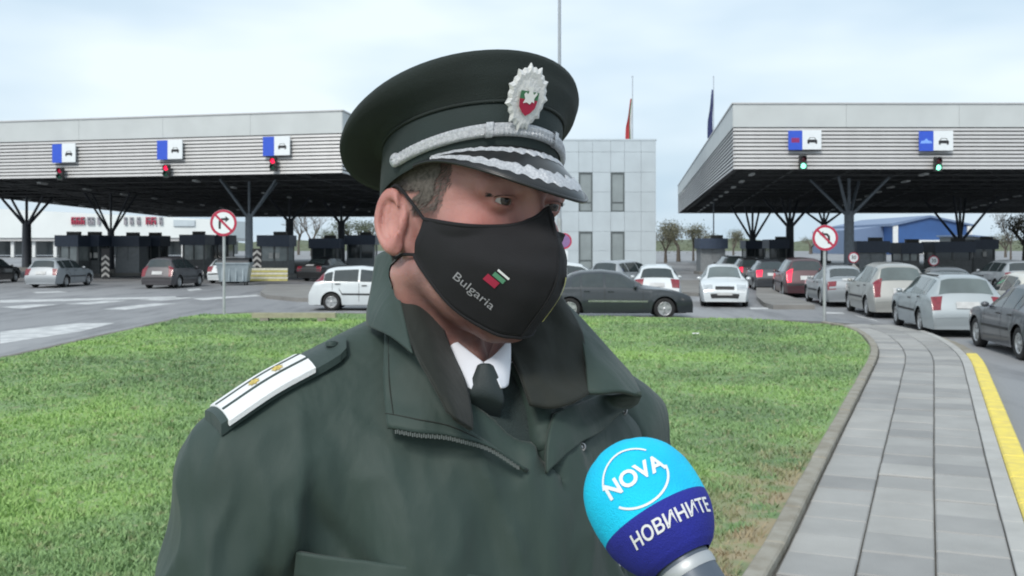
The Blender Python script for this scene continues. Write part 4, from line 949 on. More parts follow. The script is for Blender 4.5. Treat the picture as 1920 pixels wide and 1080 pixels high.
# ------------------------------------------------------------------ signed distance sculpting
def sd_ell(p, c, r):
    q = p - np.array(c); r = np.array(r); k0 = np.sqrt(((q / r) ** 2).sum(-1)); k1 = np.sqrt(((q / (r * r)) ** 2).sum(-1)) + 1e-9
    return k0 * (k0 - 1) / k1
def sd_cap(p, a, b, ra, rb):
    a, b = np.array(a, float), np.array(b, float); ab = b - a; h = np.clip(((p - a) @ ab) / (ab @ ab), 0, 1)
    return np.sqrt(((p - a - h[..., None] * ab) ** 2).sum(-1)) - (ra + (rb - ra) * h)
def smin(a, b, k): h = np.clip(.5 + .5 * (b - a) / k, 0, 1); return b + (a - b) * h - k * h * (1 - h)
def smax(a, b, k): return -smin(-a, -b, k)
def nets(fn, lo, hi, h):
    """surface-net mesh of fn(points) < 0"""
    lo, hi = np.array(lo, float), np.array(hi, float); n = np.ceil((hi - lo) / h).astype(int) + 1
    ax = [lo[k] + h * np.arange(n[k]) for k in range(3)]
    F = np.empty(n, np.float64); step = max(1, int(300000 / (n[1] * n[2])))
    for i in range(0, n[0], step):
        g_ = np.stack(np.meshgrid(ax[0][i:i + step], ax[1], ax[2], indexing='ij'), -1); F[i:i + step] = fn(g_)
    S = F < 0; c = [S[i:n[0] - 1 + i, j:n[1] - 1 + j, k:n[2] - 1 + k] for i in (0, 1) for j in (0, 1) for k in (0, 1)]
    anyc = np.logical_or.reduce(c); allc = np.logical_and.reduce(c); act = anyc & ~allc
    ids = np.full(act.shape, -1, np.int64); cells = np.argwhere(act); ids[act] = np.arange(len(cells))
    acc = np.zeros((len(cells), 3)); cnt = np.zeros(len(cells)); ci, cj, ck = cells.T
    for d in range(3):
        o1, o2 = [(1, 2), (0, 2), (0, 1)][d]
        for a in (0, 1):
            for b in (0, 1):
                o = [0, 0, 0]; o[o1] = a; o[o2] = b; e = list(o); e[d] = 1
                f0 = F[ci + o[0], cj + o[1], ck + o[2]]; f1 = F[ci + e[0], cj + e[1], ck + e[2]]; m = (f0 < 0) != (f1 < 0)
                t = np.where(m, f0 / np.where(m, f0 - f1, 1), 0); pos = np.tile(np.array(o, float), (len(cells), 1)); pos[:, d] = t
                acc[m] += pos[m]; cnt[m] += 1
    V = lo + (cells + acc / cnt[:, None]) * h
    Q = []
    for d in range(3):
        o1, o2 = [(1, 2), (2, 0), (0, 1)][d]
        sl0 = [slice(None)] * 3; sl1 = [slice(None)] * 3; sl0[d] = slice(0, -1); sl1[d] = slice(1, None)
        A, B = S[tuple(sl0)], S[tuple(sl1)]; E_ = np.argwhere(A != B); E_ = E_[(E_[:, o1] > 0) & (E_[:, o2] > 0)]
        E_ = E_[(E_[:, o1] < n[o1] - 1) & (E_[:, o2] < n[o2] - 1)]
        u1 = np.zeros(3, int); u1[o1] = 1; u2 = np.zeros(3, int); u2[o2] = 1
        q = np.stack([ids[tuple((E_ - u1 - u2).T)], ids[tuple((E_ - u2).T)], ids[tuple(E_.T)], ids[tuple((E_ - u1).T)]], 1)
        inside = A[tuple(E_.T)]; q[~inside] = q[~inside][:, ::-1]; Q.append(q)
    return V, np.concatenate(Q)
def np_mesh(name, V, Q, smooth=True):
    me = bpy.data.meshes.new(name); me.vertices.add(len(V)); me.vertices.foreach_set('co', np.ascontiguousarray(V, np.float32).reshape(-1))
    k = Q.shape[1]; me.loops.add(len(Q) * k); me.polygons.add(len(Q)); me.loops.foreach_set('vertex_index', Q.astype(np.int32).reshape(-1))
    me.polygons.foreach_set('loop_start', (np.arange(len(Q)) * k).astype(np.int32)); me.polygons.foreach_set('loop_total', np.full(len(Q), k, np.int32))
    me.update(); me.validate(); me.polygons.foreach_set('use_smooth', [smooth] * len(me.polygons)); return me
def vnormals(V, Q):
    a = V[Q[:, 2]] - V[Q[:, 0]]; b = V[Q[:, 3]] - V[Q[:, 1]]; fn = np.cross(a, b); N = np.zeros_like(V)
    for k in range(4): np.add.at(N, Q[:, k], fn)
    return N / (np.linalg.norm(N, axis=1, keepdims=True) + 1e-12)
def bvh_of(V, Q): return BVHTree.FromPolygons([tuple(v) for v in V.tolist()], [tuple(q) for q in Q.tolist()])

# ------------------------------------------------------------------ the officer
YAW, ROLL = R(42), R(5)
_rz = Matrix(((math.cos(YAW), math.sin(YAW), 0), (math.sin(YAW), -math.cos(YAW), 0), (0, 0, 1)))       # columns: subject left, face forward, up
HR = np.array(Matrix.Rotation(ROLL, 3, 'Y') @ _rz)
H0 = np.array((-0.046, 1.05, 2.2147))
def hw(p): return np.asarray(p) @ HR.T + H0                    # head frame -> world
BY = R(35)
BR = np.array(((math.cos(BY), math.sin(BY), 0), (math.sin(BY), -math.cos(BY), 0), (0, 0, 1)))
B0 = np.array((-0.062, 1.105, 2.045))
def bw(p): return np.asarray(p) @ BR.T + B0
def wb(p): return (np.asarray(p) - B0) @ BR
def wh_(p): return (np.asarray(p) - H0) @ HR
GZ = lawn_z(-0.06, 1.1)
person = empty('person', (B0[0], B0[1], GZ)); tag(person, 'uniformed officer in dark green jacket, peaked cap and black face mask', 'person')
PINV = Vector(person.location)
def place(o):                                                  # world-space mesh under the officer's empty
    o.parent = person; o.location = (-PINV.x, -PINV.y, -PINV.z); return o
def sub(o, par): o.parent = par; return o

def head_sdf(p):
    x = np.abs(p[..., 0]); q = np.stack([x, p[..., 1], p[..., 2]], -1)
    d = sd_ell(q, (0, -.008, .055), (.077, .098, .088))
    d = smin(d, sd_ell(q, (0, .034, -.015), (.063, .060, .088)), .03)
    d = smin(d, sd_ell(q, (.0, .068, .050), (.054, .028, .020)), .02)              # brow
    d = smin(d, sd_cap(q, (.012, .0935, .043), (.046, .082, .044), .0075, .007), .012)
    d = smin(d, sd_ell(q, (.047, .056, .002), (.020, .022, .013)), .018)            # cheek bone
    d = smin(d, sd_cap(q, (.057, .004, -.045), (.016, .066, -.090), .018, .015), .022)
    d = smin(d, sd_ell(q, (0, .070, -.092), (.020, .016, .014)), .016)
    d = smin(d, sd_cap(q, (0, .096, .034), (0, .116, -.012), .0085, .0125), .014)    # nose
    d = smin(d, sd_ell(q, (.012, .105, -.018), (.009, .010, .008)), .008)
    d = smin(d, sd_cap(q, (0, -.030, -.05), (0, -.048, -.21), .056, .062), .018)      # neck
    d = smin(d, sd_cap(q, (.062, -.02, -.05), (.018, .012, -.19), .013, .011), .02)
    d = smin(d, sd_ell(q, (0, .026, -.135), (.016, .016, .02)), .02)
    # eye sockets and lids
    d = smax(d, -sd_ell(q, (.0335, .108, .031), (.0215, .020, .0125)), .012)
    lid = sd_ell(q, (.032, .0815, .0310), (.0148, .0140, .0136))
    d = smin(d, lid, .005)
    d = smin(d, sd_cap(q, (.019, .0935, .0410), (.050, .0790, .0380), .0048, .0044), .006)     # heavy upper lid fold
    slit = np.maximum(sd_ell(q, (.0325, .098, .0294), (.0155, .014, .0033)), -(p[..., 1] - .084))
    d = smax(d, -slit, .0012)
    # ears
    a = R(24); n = np.array((math.cos(a), math.sin(a) * .55, 0.12)); n /= np.linalg.norm(n); up = np.array((0, -.22, 1.)); up -= n * (up @ n); up /= np.linalg.norm(up); bk = np.cross(up, n)
    e = (q - np.array((.085, -.014, .002))) / .87; en, eu, eb = e @ n, e @ up, e @ bk
    if bk[1] > 0: eb = -eb
    wv = 1 - .22 * np.clip(-eu / .034, 0, 1)
    qq = np.sqrt((eb / (.0195 * wv)) ** 2 + (eu / .0335) ** 2)
    disc = np.maximum(np.abs(en + .0015) - .0024, (qq - 1) * .018)
    ring = np.sqrt(((qq - .92) * .021) ** 2 + (en - .0050) ** 2) - .0046
    ring = np.where(eb < -.013, ring + .006, ring)
    anti = np.sqrt(((np.sqrt(((eb + .002) / .0105) ** 2 + ((eu + .001) / .021) ** 2) - 1) * .013) ** 2 + (en - .001) ** 2) - .0032
    anti = np.where(eb < .001, anti + .01, anti)
    ear = smin(smin(disc, ring, .004), anti, .004)
    ear = smin(ear, sd_ell(np.stack([eb, eu, en], -1), (-.004, -.030, .000), (.010, .011, .0045)), .005)
    ear = smax(ear, -sd_ell(np.stack([eb, eu, en], -1), (-.005, -.004, .0062), (.0098, .0145, .0066)), .003)
    ear = smin(ear, sd_ell(np.stack([eb, eu, en], -1), (-.0145, -.005, .002), (.004, .008, .004)), .004)
    root_ = sd_cap(q, (.070, -.012, .018), (.069, -.006, -.022), .011, .010)
    return smin(smin(d, root_, .008), ear, .005)
Vh, Qh = nets(head_sdf, (-.115, -.12, -.20), (.115, .14, .15), .0021)
Nh = vnormals(Vh, Qh)
def fbm(V, s, seed, o=3):
    return np.array([mnoise.fractal(Vector((v[0] * s + seed, v[1] * s, v[2] * s)), 1.0, 2.0, o) for v in V])
Vh2 = Vh
# torso under the clothes, hands
def torso_sdf(p, g=0.0):
    x = np.abs(p[..., 0]); q = np.stack([x, p[..., 1], p[..., 2]], -1)
    d = sd_ell(q, (0, .0, -.21), (.185, .118, .27))
    d = smin(d, sd_cap(q, (0, -.012, -.07), (.165, -.012, -.088), .062, .058), .05)
    d = smin(d, sd_cap(q, (.03, -.02, .04), (.15, -.018, -.055), .045, .04), .04)
    d = smin(d, sd_cap(q, (0, -.01, .07), (0, -.01, -.1), .064, .07), .03)
    d = smin(d, sd_ell(q, (0, .0, -.55), (.165, .12, .28)), .05)
    d = smin(d, sd_cap(q, (.195, -.01, -.09), (.245, -.01, -.36), .052, .042), .03)
    d = smin(d, sd_cap(q, (.245, -.01, -.36), (.255, .05, -.60), .040, .030), .02)
    for sgn in (1,):
        d = smin(d, sd_cap(q, (.09, 0, -.66), (.10, .01, -1.03), .080, .058), .04); d = smin(d, sd_cap(q, (.10, .01, -1.03), (.105, -.01, -1.42), .056, .040), .03)
    return d
Vt, Qt = nets(torso_sdf, (-.36, -.18, -1.50), (.36, .19, .10), .011)
def hand_sdf(p):
    x = np.abs(p[..., 0]); q = np.stack([x, p[..., 1], p[..., 2]], -1)
    d = sd_cap(q, (.255, .045, -.57), (.256, .052, -.625), .028, .026)
    d = smin(d, sd_ell(q, (.255, .062, -.675), (.017, .040, .046)), .02)
    for k, (yy, L) in enumerate(((.090, .070), (.071, .078), (.052, .073), (.034, .060))):
        a = np.array((.254, yy, -.705)); b = a + np.array((-.004, .004, -L * .5)); c = b + np.array((-.016, .002, -L * .46))
        f = np.minimum(sd_cap(q, a, b, .0098, .0088), sd_cap(q, b, c, .0088, .0075)); d = smin(d, f, .004)
    t0, t1, t2 = (.250, .092, -.650), (.240, .115, -.690), (.232, .118, -.722)
    return smin(d, np.minimum(sd_cap(q, t0, t1, .012, .0105), sd_cap(q, t1, t2, .0105, .0085)), .006)
parts = [(hw(Vh2), Qh), (bw(Vt), Qt)]
for sg in (-1, 1):
    lo = (.20, -.01, -.82) if sg > 0 else (-.30, -.01, -.82); hi = (.30, .15, -.53) if sg > 0 else (-.20, .15, -.53)
    v, q = nets(hand_sdf, lo, hi, .0035); parts.append((bw(v), q))
Vb, Qb, o_ = [], [], 0
for v, q in parts: Vb.append(v); Qb.append(q + o_); o_ += len(v)
def skin_mat():
    m = bpy.data.materials.new('skin'); m.use_nodes = True; n, l = m.node_tree.nodes, m.node_tree.links; b = n['Principled BSDF']
    t = n.new('ShaderNodeTexCoord'); a = n.new('ShaderNodeTexNoise'); a.inputs['Scale'].default_value = 22; a.inputs['Detail'].default_value = 5; l.new(t.outputs['Object'], a.inputs['Vector'])
    r = n.new('ShaderNodeValToRGB'); r.color_ramp.elements[0].position = .3; r.color_ramp.elements[0].color = (.37, .185, .165, 1); r.color_ramp.elements[1].position = .7; r.color_ramp.elements[1].color = (.48, .285, .250, 1)
    l.new(a.outputs['Fac'], r.inputs['Fac'])
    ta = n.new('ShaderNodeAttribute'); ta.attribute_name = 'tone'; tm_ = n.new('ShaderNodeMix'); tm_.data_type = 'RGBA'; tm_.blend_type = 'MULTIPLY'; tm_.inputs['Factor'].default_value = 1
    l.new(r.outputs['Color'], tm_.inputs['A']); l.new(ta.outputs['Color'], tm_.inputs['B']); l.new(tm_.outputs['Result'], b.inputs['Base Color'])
    b.inputs['Subsurface Weight'].default_value = .35; b.inputs['Subsurface Radius'].default_value = (.010, .004, .002); b.inputs['Subsurface Scale'].default_value = 0.6
    b.inputs['Roughness'].default_value = .48; b.inputs['Specular IOR Level'].default_value = .4
    f = n.new('ShaderNodeTexNoise'); f.inputs['Scale'].default_value = 420; l.new(t.outputs['Object'], f.inputs['Vector'])
    bp = n.new('ShaderNodeBump'); bp.inputs['Strength'].default_value = .55; bp.inputs['Distance'].default_value = .0016; f.inputs['Detail'].default_value = 6; f.inputs['Roughness'].default_value = .7; f.inputs['Scale'].default_value = 260; l.new(f.outputs['Fac'], bp.inputs['Height']); l.new(bp.outputs['Normal'], b.inputs['Normal'])
    return m
m_skin = skin_mat()
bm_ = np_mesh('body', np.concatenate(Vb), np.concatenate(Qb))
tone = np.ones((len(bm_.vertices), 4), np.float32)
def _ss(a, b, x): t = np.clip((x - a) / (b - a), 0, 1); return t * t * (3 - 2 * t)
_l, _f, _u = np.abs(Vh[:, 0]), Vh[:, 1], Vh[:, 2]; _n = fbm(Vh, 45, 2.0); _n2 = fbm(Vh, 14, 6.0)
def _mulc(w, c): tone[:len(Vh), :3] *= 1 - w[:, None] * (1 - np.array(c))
_mulc(_ss(-.01, -.045, _u) * _ss(-.02, .015, _f + .1 * np.clip(-.06 - _u, 0, .2)) * (.85 + .5 * _n), (.58, .58, .60))            # shaved beard
_mulc(_ss(.0745, .082, _l) * .6, (1.05, .80, .79))                                                                              # ears
_mulc(np.exp(-(((_l - .052) / .020) ** 2 + ((_f - .075) / .03) ** 2 + ((_u - .002) / .02) ** 2)) * .9, (1.04, .76, .74))         # cheeks
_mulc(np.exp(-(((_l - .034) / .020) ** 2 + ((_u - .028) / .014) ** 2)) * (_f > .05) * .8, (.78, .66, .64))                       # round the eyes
_mulc(np.clip(.5 + .8 * _n2, 0, 1) * .5, (.84, .72, .70)); _mulc(_ss(-.05, -.09, _u) * .8, (.74, .66, .60))  # skin mottling; then neck shade put into the colour, darker downwards
_hz = (_u > .008) & (_f < .046 - .25 * np.clip(.05 - _u, 0, .05)) & ~((_l > .078) & (_u < .05)) & ~((_f > -.045) & (_l > .0735) & (_u < .030)); _mulc(_hz * (.75 + .25 * _n), (.42, .44, .46))
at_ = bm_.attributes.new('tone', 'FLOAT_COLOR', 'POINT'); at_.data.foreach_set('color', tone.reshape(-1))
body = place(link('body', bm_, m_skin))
# eyes
m_eyew = mat('eye_white', (.40, .37, .35), .15, var=.05, scale=60); m_iris = mat('iris_brown', (.055, .045, .035), .12, var=.4, scale=400); m_pupil = mat('pupil', (.004, .004, .004), .1)
for sx in (-1, 1):
    c = np.array((sx * .032, .0815, .0310)); gz = np.array((-.06, 1, -.02)); gz /= np.linalg.norm(gz)
    def ball(r0, a0, a1, nm, m, n=20, par=None, bulge=0.):
        e1 = np.cross(gz, (0, 0, 1)); e1 /= np.linalg.norm(e1); e2 = np.cross(e1, gz); gg = []
        for i in range(n + 1):
            a = a0 + (a1 - a0) * i / n
            gg.append([tuple(hw(c + r0 * (gz * math.cos(a) + (e1 * math.cos(t) + e2 * math.sin(t)) * math.sin(a)))) for t in np.linspace(0, 2 * math.pi, 24, endpoint=False)])
        o = MB().grid(gg, close=True).build(nm, m); 
        if par is None: place(o)
        else: o.parent = par
        return o
    e = ball(.01235, .001, math.pi - .01, 'eye', m_eyew)
    ball(.01250, .001, .53, 'iris', m_iris, 6, e); ball(.01258, .001, .20, 'pupil', m_pupil, 4, e)
# hair: short cropped sides and nape, eyebrows, lashes
m_hair = mat('short_grey_brown_hair', (.105, .092, .080), .75, var=.35, scale=260, bump=.25, bscale=900)
hn = fbm(Vh, 60, 4.0)
hl, hf, hu = np.abs(Vh[:, 0]), Vh[:, 1], Vh[:, 2]
earzone = (hl > .078) & (hu < .05) & (hu > -.045)
lim = np.where(hf > -.02, .012 + .2 * np.clip(hf - .01, 0, 1), -.075 - .2 * np.clip(hf + .06, -1, 0) * 0)
hairv = (hu > lim + .006 * hn) & (hf < .047 + .006 * hn - .25 * np.clip(.05 - hu, 0, .05)) & ~earzone & ~((hf > -.045) & (hl > .0735) & (hu < .034))
hair_all = np.where(hairv)[0]
core = hairv & (hu > lim + .010 + .006 * hn) & (hf < .036 - .25 * np.clip(.05 - hu, 0, .05) + .006 * hn)
fm = core[Qh].all(1); used = np.unique(Qh[fm]); remap = np.full(len(Vh), -1); remap[used] = np.arange(len(used))
hair = place(link('hair', np_mesh('hair', hw(Vh[used] + Nh[used] * (.0016 + .0008 * hn[used, None])), remap[Qh[fm]]), m_hair))
st = MB(); hair_all = hair_all[hu[hair_all] > -.02]; pick = rng.choice(hair_all, min(15000, len(hair_all)), replace=False)
for i in pick:
    p = Vh[i]; nrm = Nh[i]; d = nrm * .4 + np.array((0, -.5, -.75)) + rng.normal(0, .25, 3); d /= np.linalg.norm(d); s = np.cross(d, nrm); s = s / (np.linalg.norm(s) + 1e-9) * .00045; L = .004 + .004 * rng.random()
    st.add([tuple(hw(p - s)), tuple(hw(p + s)), tuple(hw(p + d * L + nrm * .0015))], [(0, 1, 2)])
o = st.build('hair_strands', m_hair, fix=False); o['kind'] = 'stuff'; sub(o, hair)
bvh_head = bvh_of(hw(Vh), Qh)
def head_drop(l, f, u, off=.001):
    """point on the head surface in front of head-frame (l, ., u)"""
    o = Vector(hw((l, .25, u)).tolist()); d = Vector((HR @ np.array((0, -1., 0))).tolist()); h = bvh_head.ray_cast(o, d)
    return (h[0] + h[1] * off, h[1]) if h[0] else (Vector(hw((l, f, u)).tolist()), -d)
m_brow = mat('eyebrow_hair', (.035, .028, .024), .8, var=.3, scale=200)
for sx in (-1, 1):
    b = MB()
    for k in range(420):
        t = rng.random(); l_ = sx * (.014 + .031 * t); u_ = .0440 + .005 * math.sin(t * 2.4) - .013 * t * t + rng.normal(0, .0022) * (1 - .5 * t)
        p, nn = head_drop(l_, .1, u_); d = Vector((HR @ np.array((sx * .9, -.2, .25 - .5 * t))).tolist()) + nn * .25; d.normalize(); s = d.cross(nn) * .0006
        b.add([p - s, p + s, p + d * .010], [(0, 1, 2)])
    place(b.build('eyebrow', m_brow, fix=False))
    b = MB()
    for k in range(40):
        a = math.pi * (.08 + .84 * k / 39); p = np.array((sx * .0325 + .0128 * math.cos(a), .0945 - .006 * abs(math.cos(a)) ** 2, .0302 + .0042 * math.sin(a))); e = p + np.array((.002 * math.cos(a), .0045, .0018))
        b.add([tuple(hw(p - np.array((.0004, 0, 0)))), tuple(hw(p + np.array((.0004, 0, 0)))), tuple(hw(e))], [(0, 1, 2)])
    place(b.build('eyelashes', m_brow, fix=False))

# ------------------------------------------------------------------ cap
_cy = R(11)
def hc(p):                                                      # the cap sits turned a little on the head
    p = np.asarray(p, float); c, n = math.cos(_cy), math.sin(_cy); q = np.stack([p[..., 0] * c - p[..., 1] * n - .004, p[..., 0] * n + p[..., 1] * c, p[..., 2]], -1); return hw(q)
m_cap = mat('cap_wool', (.0100, .0170, .0155), .85, var=.15, scale=14, bump=.25, bscale=900, sheen=.03); m_band = mat('cap_band', (.0135, .0245, .0240), .8, var=.12, scale=14, bump=.25, bscale=900, sheen=.03)
m_silv = mat('silver_braid', (.66, .68, .71), .34, metal=.35, c2=(.44, .46, .50), scale=420, bump=.5, bscale=900); m_visor = mat('visor_black', (.012, .013, .014), .28, var=.1); m_visu = mat('visor_underside', (.03, .036, .032), .7)
cap_prof = []
def ring(al, af, cf, u0, ku, n=72, kf=0.0): return [(al * math.sin(t), cf + af * math.cos(t), u0 + ku * (cf + af * math.cos(t)) + kf * max(0, math.cos(t)) ** 2) for t in np.linspace(0, 2 * math.pi, n, endpoint=False)]
def cap_u_bottom(f): return .043 + .36 * f
crown = []
crown.append(ring(.0850, .1055, -.002, .090, .29)); crown.append(ring(.0870, .1072, -.002, .0945, .31)); crown.append(ring(.0965, .113, -.006, .0995, .36)); crown.append(ring(.108, .1205, -.010, .1005, .43))
crown.append(ring(.1150, .1250, -.014, .1025, .46)); crown.append(ring(.1190, .1280, -.015, .106, .495)); crown.append(ring(.1202, .1290, -.015, .1105, .50)); crown.append(ring(.1188, .1275, -.015, .1155, .50))
crown.append(ring(.113, .121, -.015, .1220, .475)); crown.append(ring(.095, .10, -.015, .1350, .455)); crown.append(ring(.05, .053, -.015, .1460, .44)); crown.append(ring(.004, .004, -.015, .1490, .44))
def hgrid(rows, close=True, disp=None): return [[tuple(hc(p)) for p in r] for r in rows]
crown = [[tuple(np.array(p) + np.array((-.006, -.006, -.001)) * min(1, max(0, (k - 1) / 4))) for p in r] for k, r in enumerate(crown)]
cap = place(MB().grid(hgrid(crown), close=True).build('peaked_cap', m_cap))
band = []
for (k, al, af) in ((0.0, .0840, .1045), (.06, .0855, .1060), (.5, .0862, .1068), (.94, .0866, .1072), (1.0, .0852, .1058)):
    r0 = ring(al, af, -.002, .043, .36); r1 = ring(al, af, -.002, .0925, .29); band.append([tuple(np.array(a) * (1 - k) + np.array(b) * k) for a, b in zip(r0, r1)])
sub(MB().grid(hgrid(band), close=True).build('cap_band', m_band), cap)
pip = MB(); rr_ = ring(.0872, .1078, -.002, .0928, .29, 90); pg = [[tuple(hc(np.array(p) + .0016 * (np.array((p[0], p[1] + .002, 0)) / np.linalg.norm((p[0], p[1], 0)) * math.cos(a) + np.array((0, 0, 1)) * math.sin(a)))) for a in np.linspace(0, 2 * math.pi, 6, endpoint=False)] for p in rr_ + rr_[:1]]
sub(pip.grid(pg, close=True).build('cap_piping', m_cap), cap)
# visor: a curved crescent with thickness
def vis(phi, e, lift=0.0):
    al, af = .0852, .1056; t = phi; base = np.array((al * math.sin(t), -.002 + af * math.cos(t), 0)); base[2] = cap_u_bottom(base[1]) + .002
    reach = .050 * max(0.0, math.cos((phi - R(16)) * (90 / (86 if phi < R(16) else 54)))) ** 1.9; out_ = np.array((math.sin(t) * .80, math.cos(t) * 1.05, 0)); out_ /= np.linalg.norm(out_)
    return base + out_ * (reach * e) + np.array((0, 0, -.60 * reach * e - .30 * reach * e * e + lift))
PH = np.linspace(-R(70), R(70), 61)
top = [[tuple(hc(vis(p, e))) for p in PH] for e in np.linspace(0, 1, 9)]; bot = [[tuple(hc(vis(p, e, -.0026))) for p in PH] for e in np.linspace(0, 1, 9)]
sub(MB().grid(top + [bot[-1]]).build('visor', m_visor), cap); sub(MB().grid(bot).build('visor_lining', m_visu), cap)
edge = MB(); sub(edge.grid([[tuple(hc(vis(p, 1.0) + .0017 * np.array((math.sin(p) * math.cos(a), math.cos(p) * math.cos(a), math.sin(a))) + np.array((0, 0, -.001)))) for a in np.linspace(0, 2 * math.pi, 8, endpoint=False)] for p in PH], close=True).build('visor_edge', m_visor), cap)
# oak-leaf embroidery on the visor: two raised bands with scalloped, uneven edges
def emb_band(e0, e1, amp0, amp1, lim, nm):
    gg = []
    for ph in np.linspace(-R(lim), R(lim), 150):
        w0 = amp0 * abs(math.sin(ph * 22)) + .02 * math.sin(ph * 61); w1 = amp1 * abs(math.sin(ph * 22 + .6)) + .02 * math.sin(ph * 53); rw = []
        a0, a1 = e0 - w0, e1 + w1
        for k in range(9):
            t = k / 8; hgt = .0004 + .0022 * math.sin(math.pi * t) ** .5 * (.75 + .35 * mnoise.noise(Vector((ph * 60, t * 7, e0 * 9)))); rw.append(tuple(hc(vis(ph, a0 + (a1 - a0) * t, hgt))))
        gg.append(rw)
    sub(MB().grid(gg).build(nm, m_silv, fix=False), cap)
emb_band(.14, .24, .03, .04, 58, 'silver_leaf_embroidery'); emb_band(.64, .83, .07, .02, 58, 'silver_leaf_embroidery')
# braided chin strap with slider and side button
def band_pt(t, up, off): 
    f = -.002 + .1072 * math.cos(t); return np.array(((.0866 + off) * math.sin(t), -.002 + (.1072 + off) * math.cos(t), cap_u_bottom(f) + up))
stp = MB(); gg = []
for t in np.linspace(-R(82), R(82), 180):
    wv = .0006 * math.sin(t * 130); lift = .008 + .002 * math.cos(t) ** 2
    gg.append([tuple(hc(band_pt(t, lift + z, o_2 + (wv if abs(z - .0065) < .006 else 0)))) for z, o_2 in ((0, .0005), (.001, .0035), (.0045, .0047 + wv), (.0065, .0036), (.0085, .0047 - wv), (.012, .0035), (.013, .0005))])
sub(stp.grid(gg).build('chin_strap', m_silv), cap)
for t in (-R(24), R(24)):
    s_ = MB(); s_.grid([[tuple(hc(band_pt(t + dt, .008 + .002 * math.cos(t) ** 2 + z, o_2))) for z, o_2 in ((-.001, .001), (-.0006, .006), (.0136, .006), (.014, .001))] for dt in (-.035, -.02, .02, .035)]).build('strap_slider', m_silv); sub(s_ if False else COL.objects[-1], cap)
for t in (-R(83), R(83)):
    c = band_pt(t, .0145, .003); n_ = np.array((math.sin(t), math.cos(t), 0)); e1 = np.array((0, 0, 1.)); e2 = np.cross(n_, e1); b = MB()
    b.grid([[tuple(hc(c + n_ * h + (e1 * math.cos(a) + e2 * math.sin(a)) * r_)) for a in np.linspace(0, 2 * math.pi, 16, endpoint=False)] for r_, h in ((.0072, 0), (.007, .002), (.005, .0042), (.001, .005))], close=True); sub(b.build('strap_button', m_silv), cap)
# badge: toothed silver oval with a green and red shield
bc = np.array((-.010, .1165, .1275)); bn = np.array((0, .93, .0)); bn = np.array((0, .965, -.26)); bu = np.array((0, .26, .965)); bl = np.array((1., 0, 0))
m_badge = mat('badge_silver', (.74, .74, .73), .4, metal=.15, c2=(.62, .63, .63), scale=250, bump=.15, bscale=600); m_bgreen = mat('badge_green', (.05, .17, .08), .35); m_bred = mat('badge_red', (.36, .015, .05), .3); m_bwhite = mat('badge_white', (.75, .76, .74), .4)
def bp_(x, y, h): return tuple(hc(bc + bl * x + bu * y + bn * h))
NB = 44; outer = []
for k in range(NB):
    a = 2 * math.pi * k / NB; rr = 1.0 if k % 4 == 0 else (.90 if k % 2 == 0 else .86)
    y = .0315 * math.sin(a) * (1.08 if math.sin(a) < 0 else 1.0); x = .0225 * math.cos(a) * (1 - .22 * max(0, -math.sin(a)) ** 2); outer.append((x * rr, y * rr))
bd = MB(); bd.grid([[bp_(x * 1.0, y, 0.0) for x, y in outer], [bp_(x, y, .0018) for x, y in outer], [bp_(x * .84, y * .84, .0034) for x, y in outer], [bp_(x * .62, y * .62, .0030) for x, y in outer], [bp_(0, 0, .0046)] * NB], close=True, smooth=False)
sub(bd.build('cap_badge', m_badge), cap)
def sheet(pts, h, nm, m): sub(MB().add([bp_(x, y, h) for x, y in pts], [tuple(range(len(pts)))]).build(nm, m), cap)
sheet([(-.0098, .0055), (.0098, .0055), (.0098, -.002), (-.0098, -.002)], .0054, 'shield_green', m_bgreen)
sheet([(-.0098, -.002), (.0098, -.002), (.0085, -.0095), (.0045, -.0145), (0, -.0175), (-.0045, -.0145), (-.0085, -.0095)], .0054, 'shield_red', m_bred)
sheet([(-.0036, .0085), (-.001, .0105), (.0028, .0095), (.0022, .0062), (.0040, .0030), (.0068, .0062), (.0078, .0040), (.0052, -.0005), (.0062, -.0045), (.0036, -.0035), (.0018, -.0062), (-.0018, -.0048), (-.0058, -.0060), (-.0042, -.0018), (-.0062, .0022), (-.0046, .0045), (-.0022, .0028), (-.0014, .0058)], .0060, 'rampant_figure', m_bwhite)

# ------------------------------------------------------------------ face mask
m_mask = mat('mask_black_cloth', (.0065, .0065, .0085), .85, var=.12, scale=40, bump=.2, bscale=1200, sheen=.0)
ctrl = [[(0, .1175, .0270), (-.022, .1020, .0090), (-.0575, .0735, .0030), (-.0770, .026, .0060)],
        [(0, .1345, -.012), (-.028, .1165, -.015), (-.0640, .0775, -.016), (-.0785, .023, -.007)],
        [(0, .1325, -.050), (-.030, .1145, -.050), (-.0640, .0715, -.042), (-.0780, .018, -.017)],
        [(0, .0940, -.1000), (-.027, .083, -.0960), (-.0580, .051, -.0720), (-.0745, .012, -.029)]]
def cr(p, t):
    n = len(p) - 1; P_ = [2 * p[0] - p[1]] + list(p) + [2 * p[-1] - p[-2]]; s = max(0, min(int(t * n), n - 1)); u = t * n - s; a, b, c, d = P_[s:s + 4]
    return .5 * (2 * b + (c - a) * u + (2 * a - 5 * b + 4 * c - d) * u * u + (3 * b - a - 3 * c + d) * u ** 3)
C_ = np.array(ctrl); NV_, NW_ = 30, 30
def mask_pt(v, w):
    rows_ = [cr([C_[i, j] for j in range(4)], w) for i in range(4)]; p = cr(rows_, v)
    return p
half = [[mask_pt(i / NV_, j / NW_) for j in range(NW_ + 1)] for i in range(NV_ + 1)]
hp_ = np.array(half)
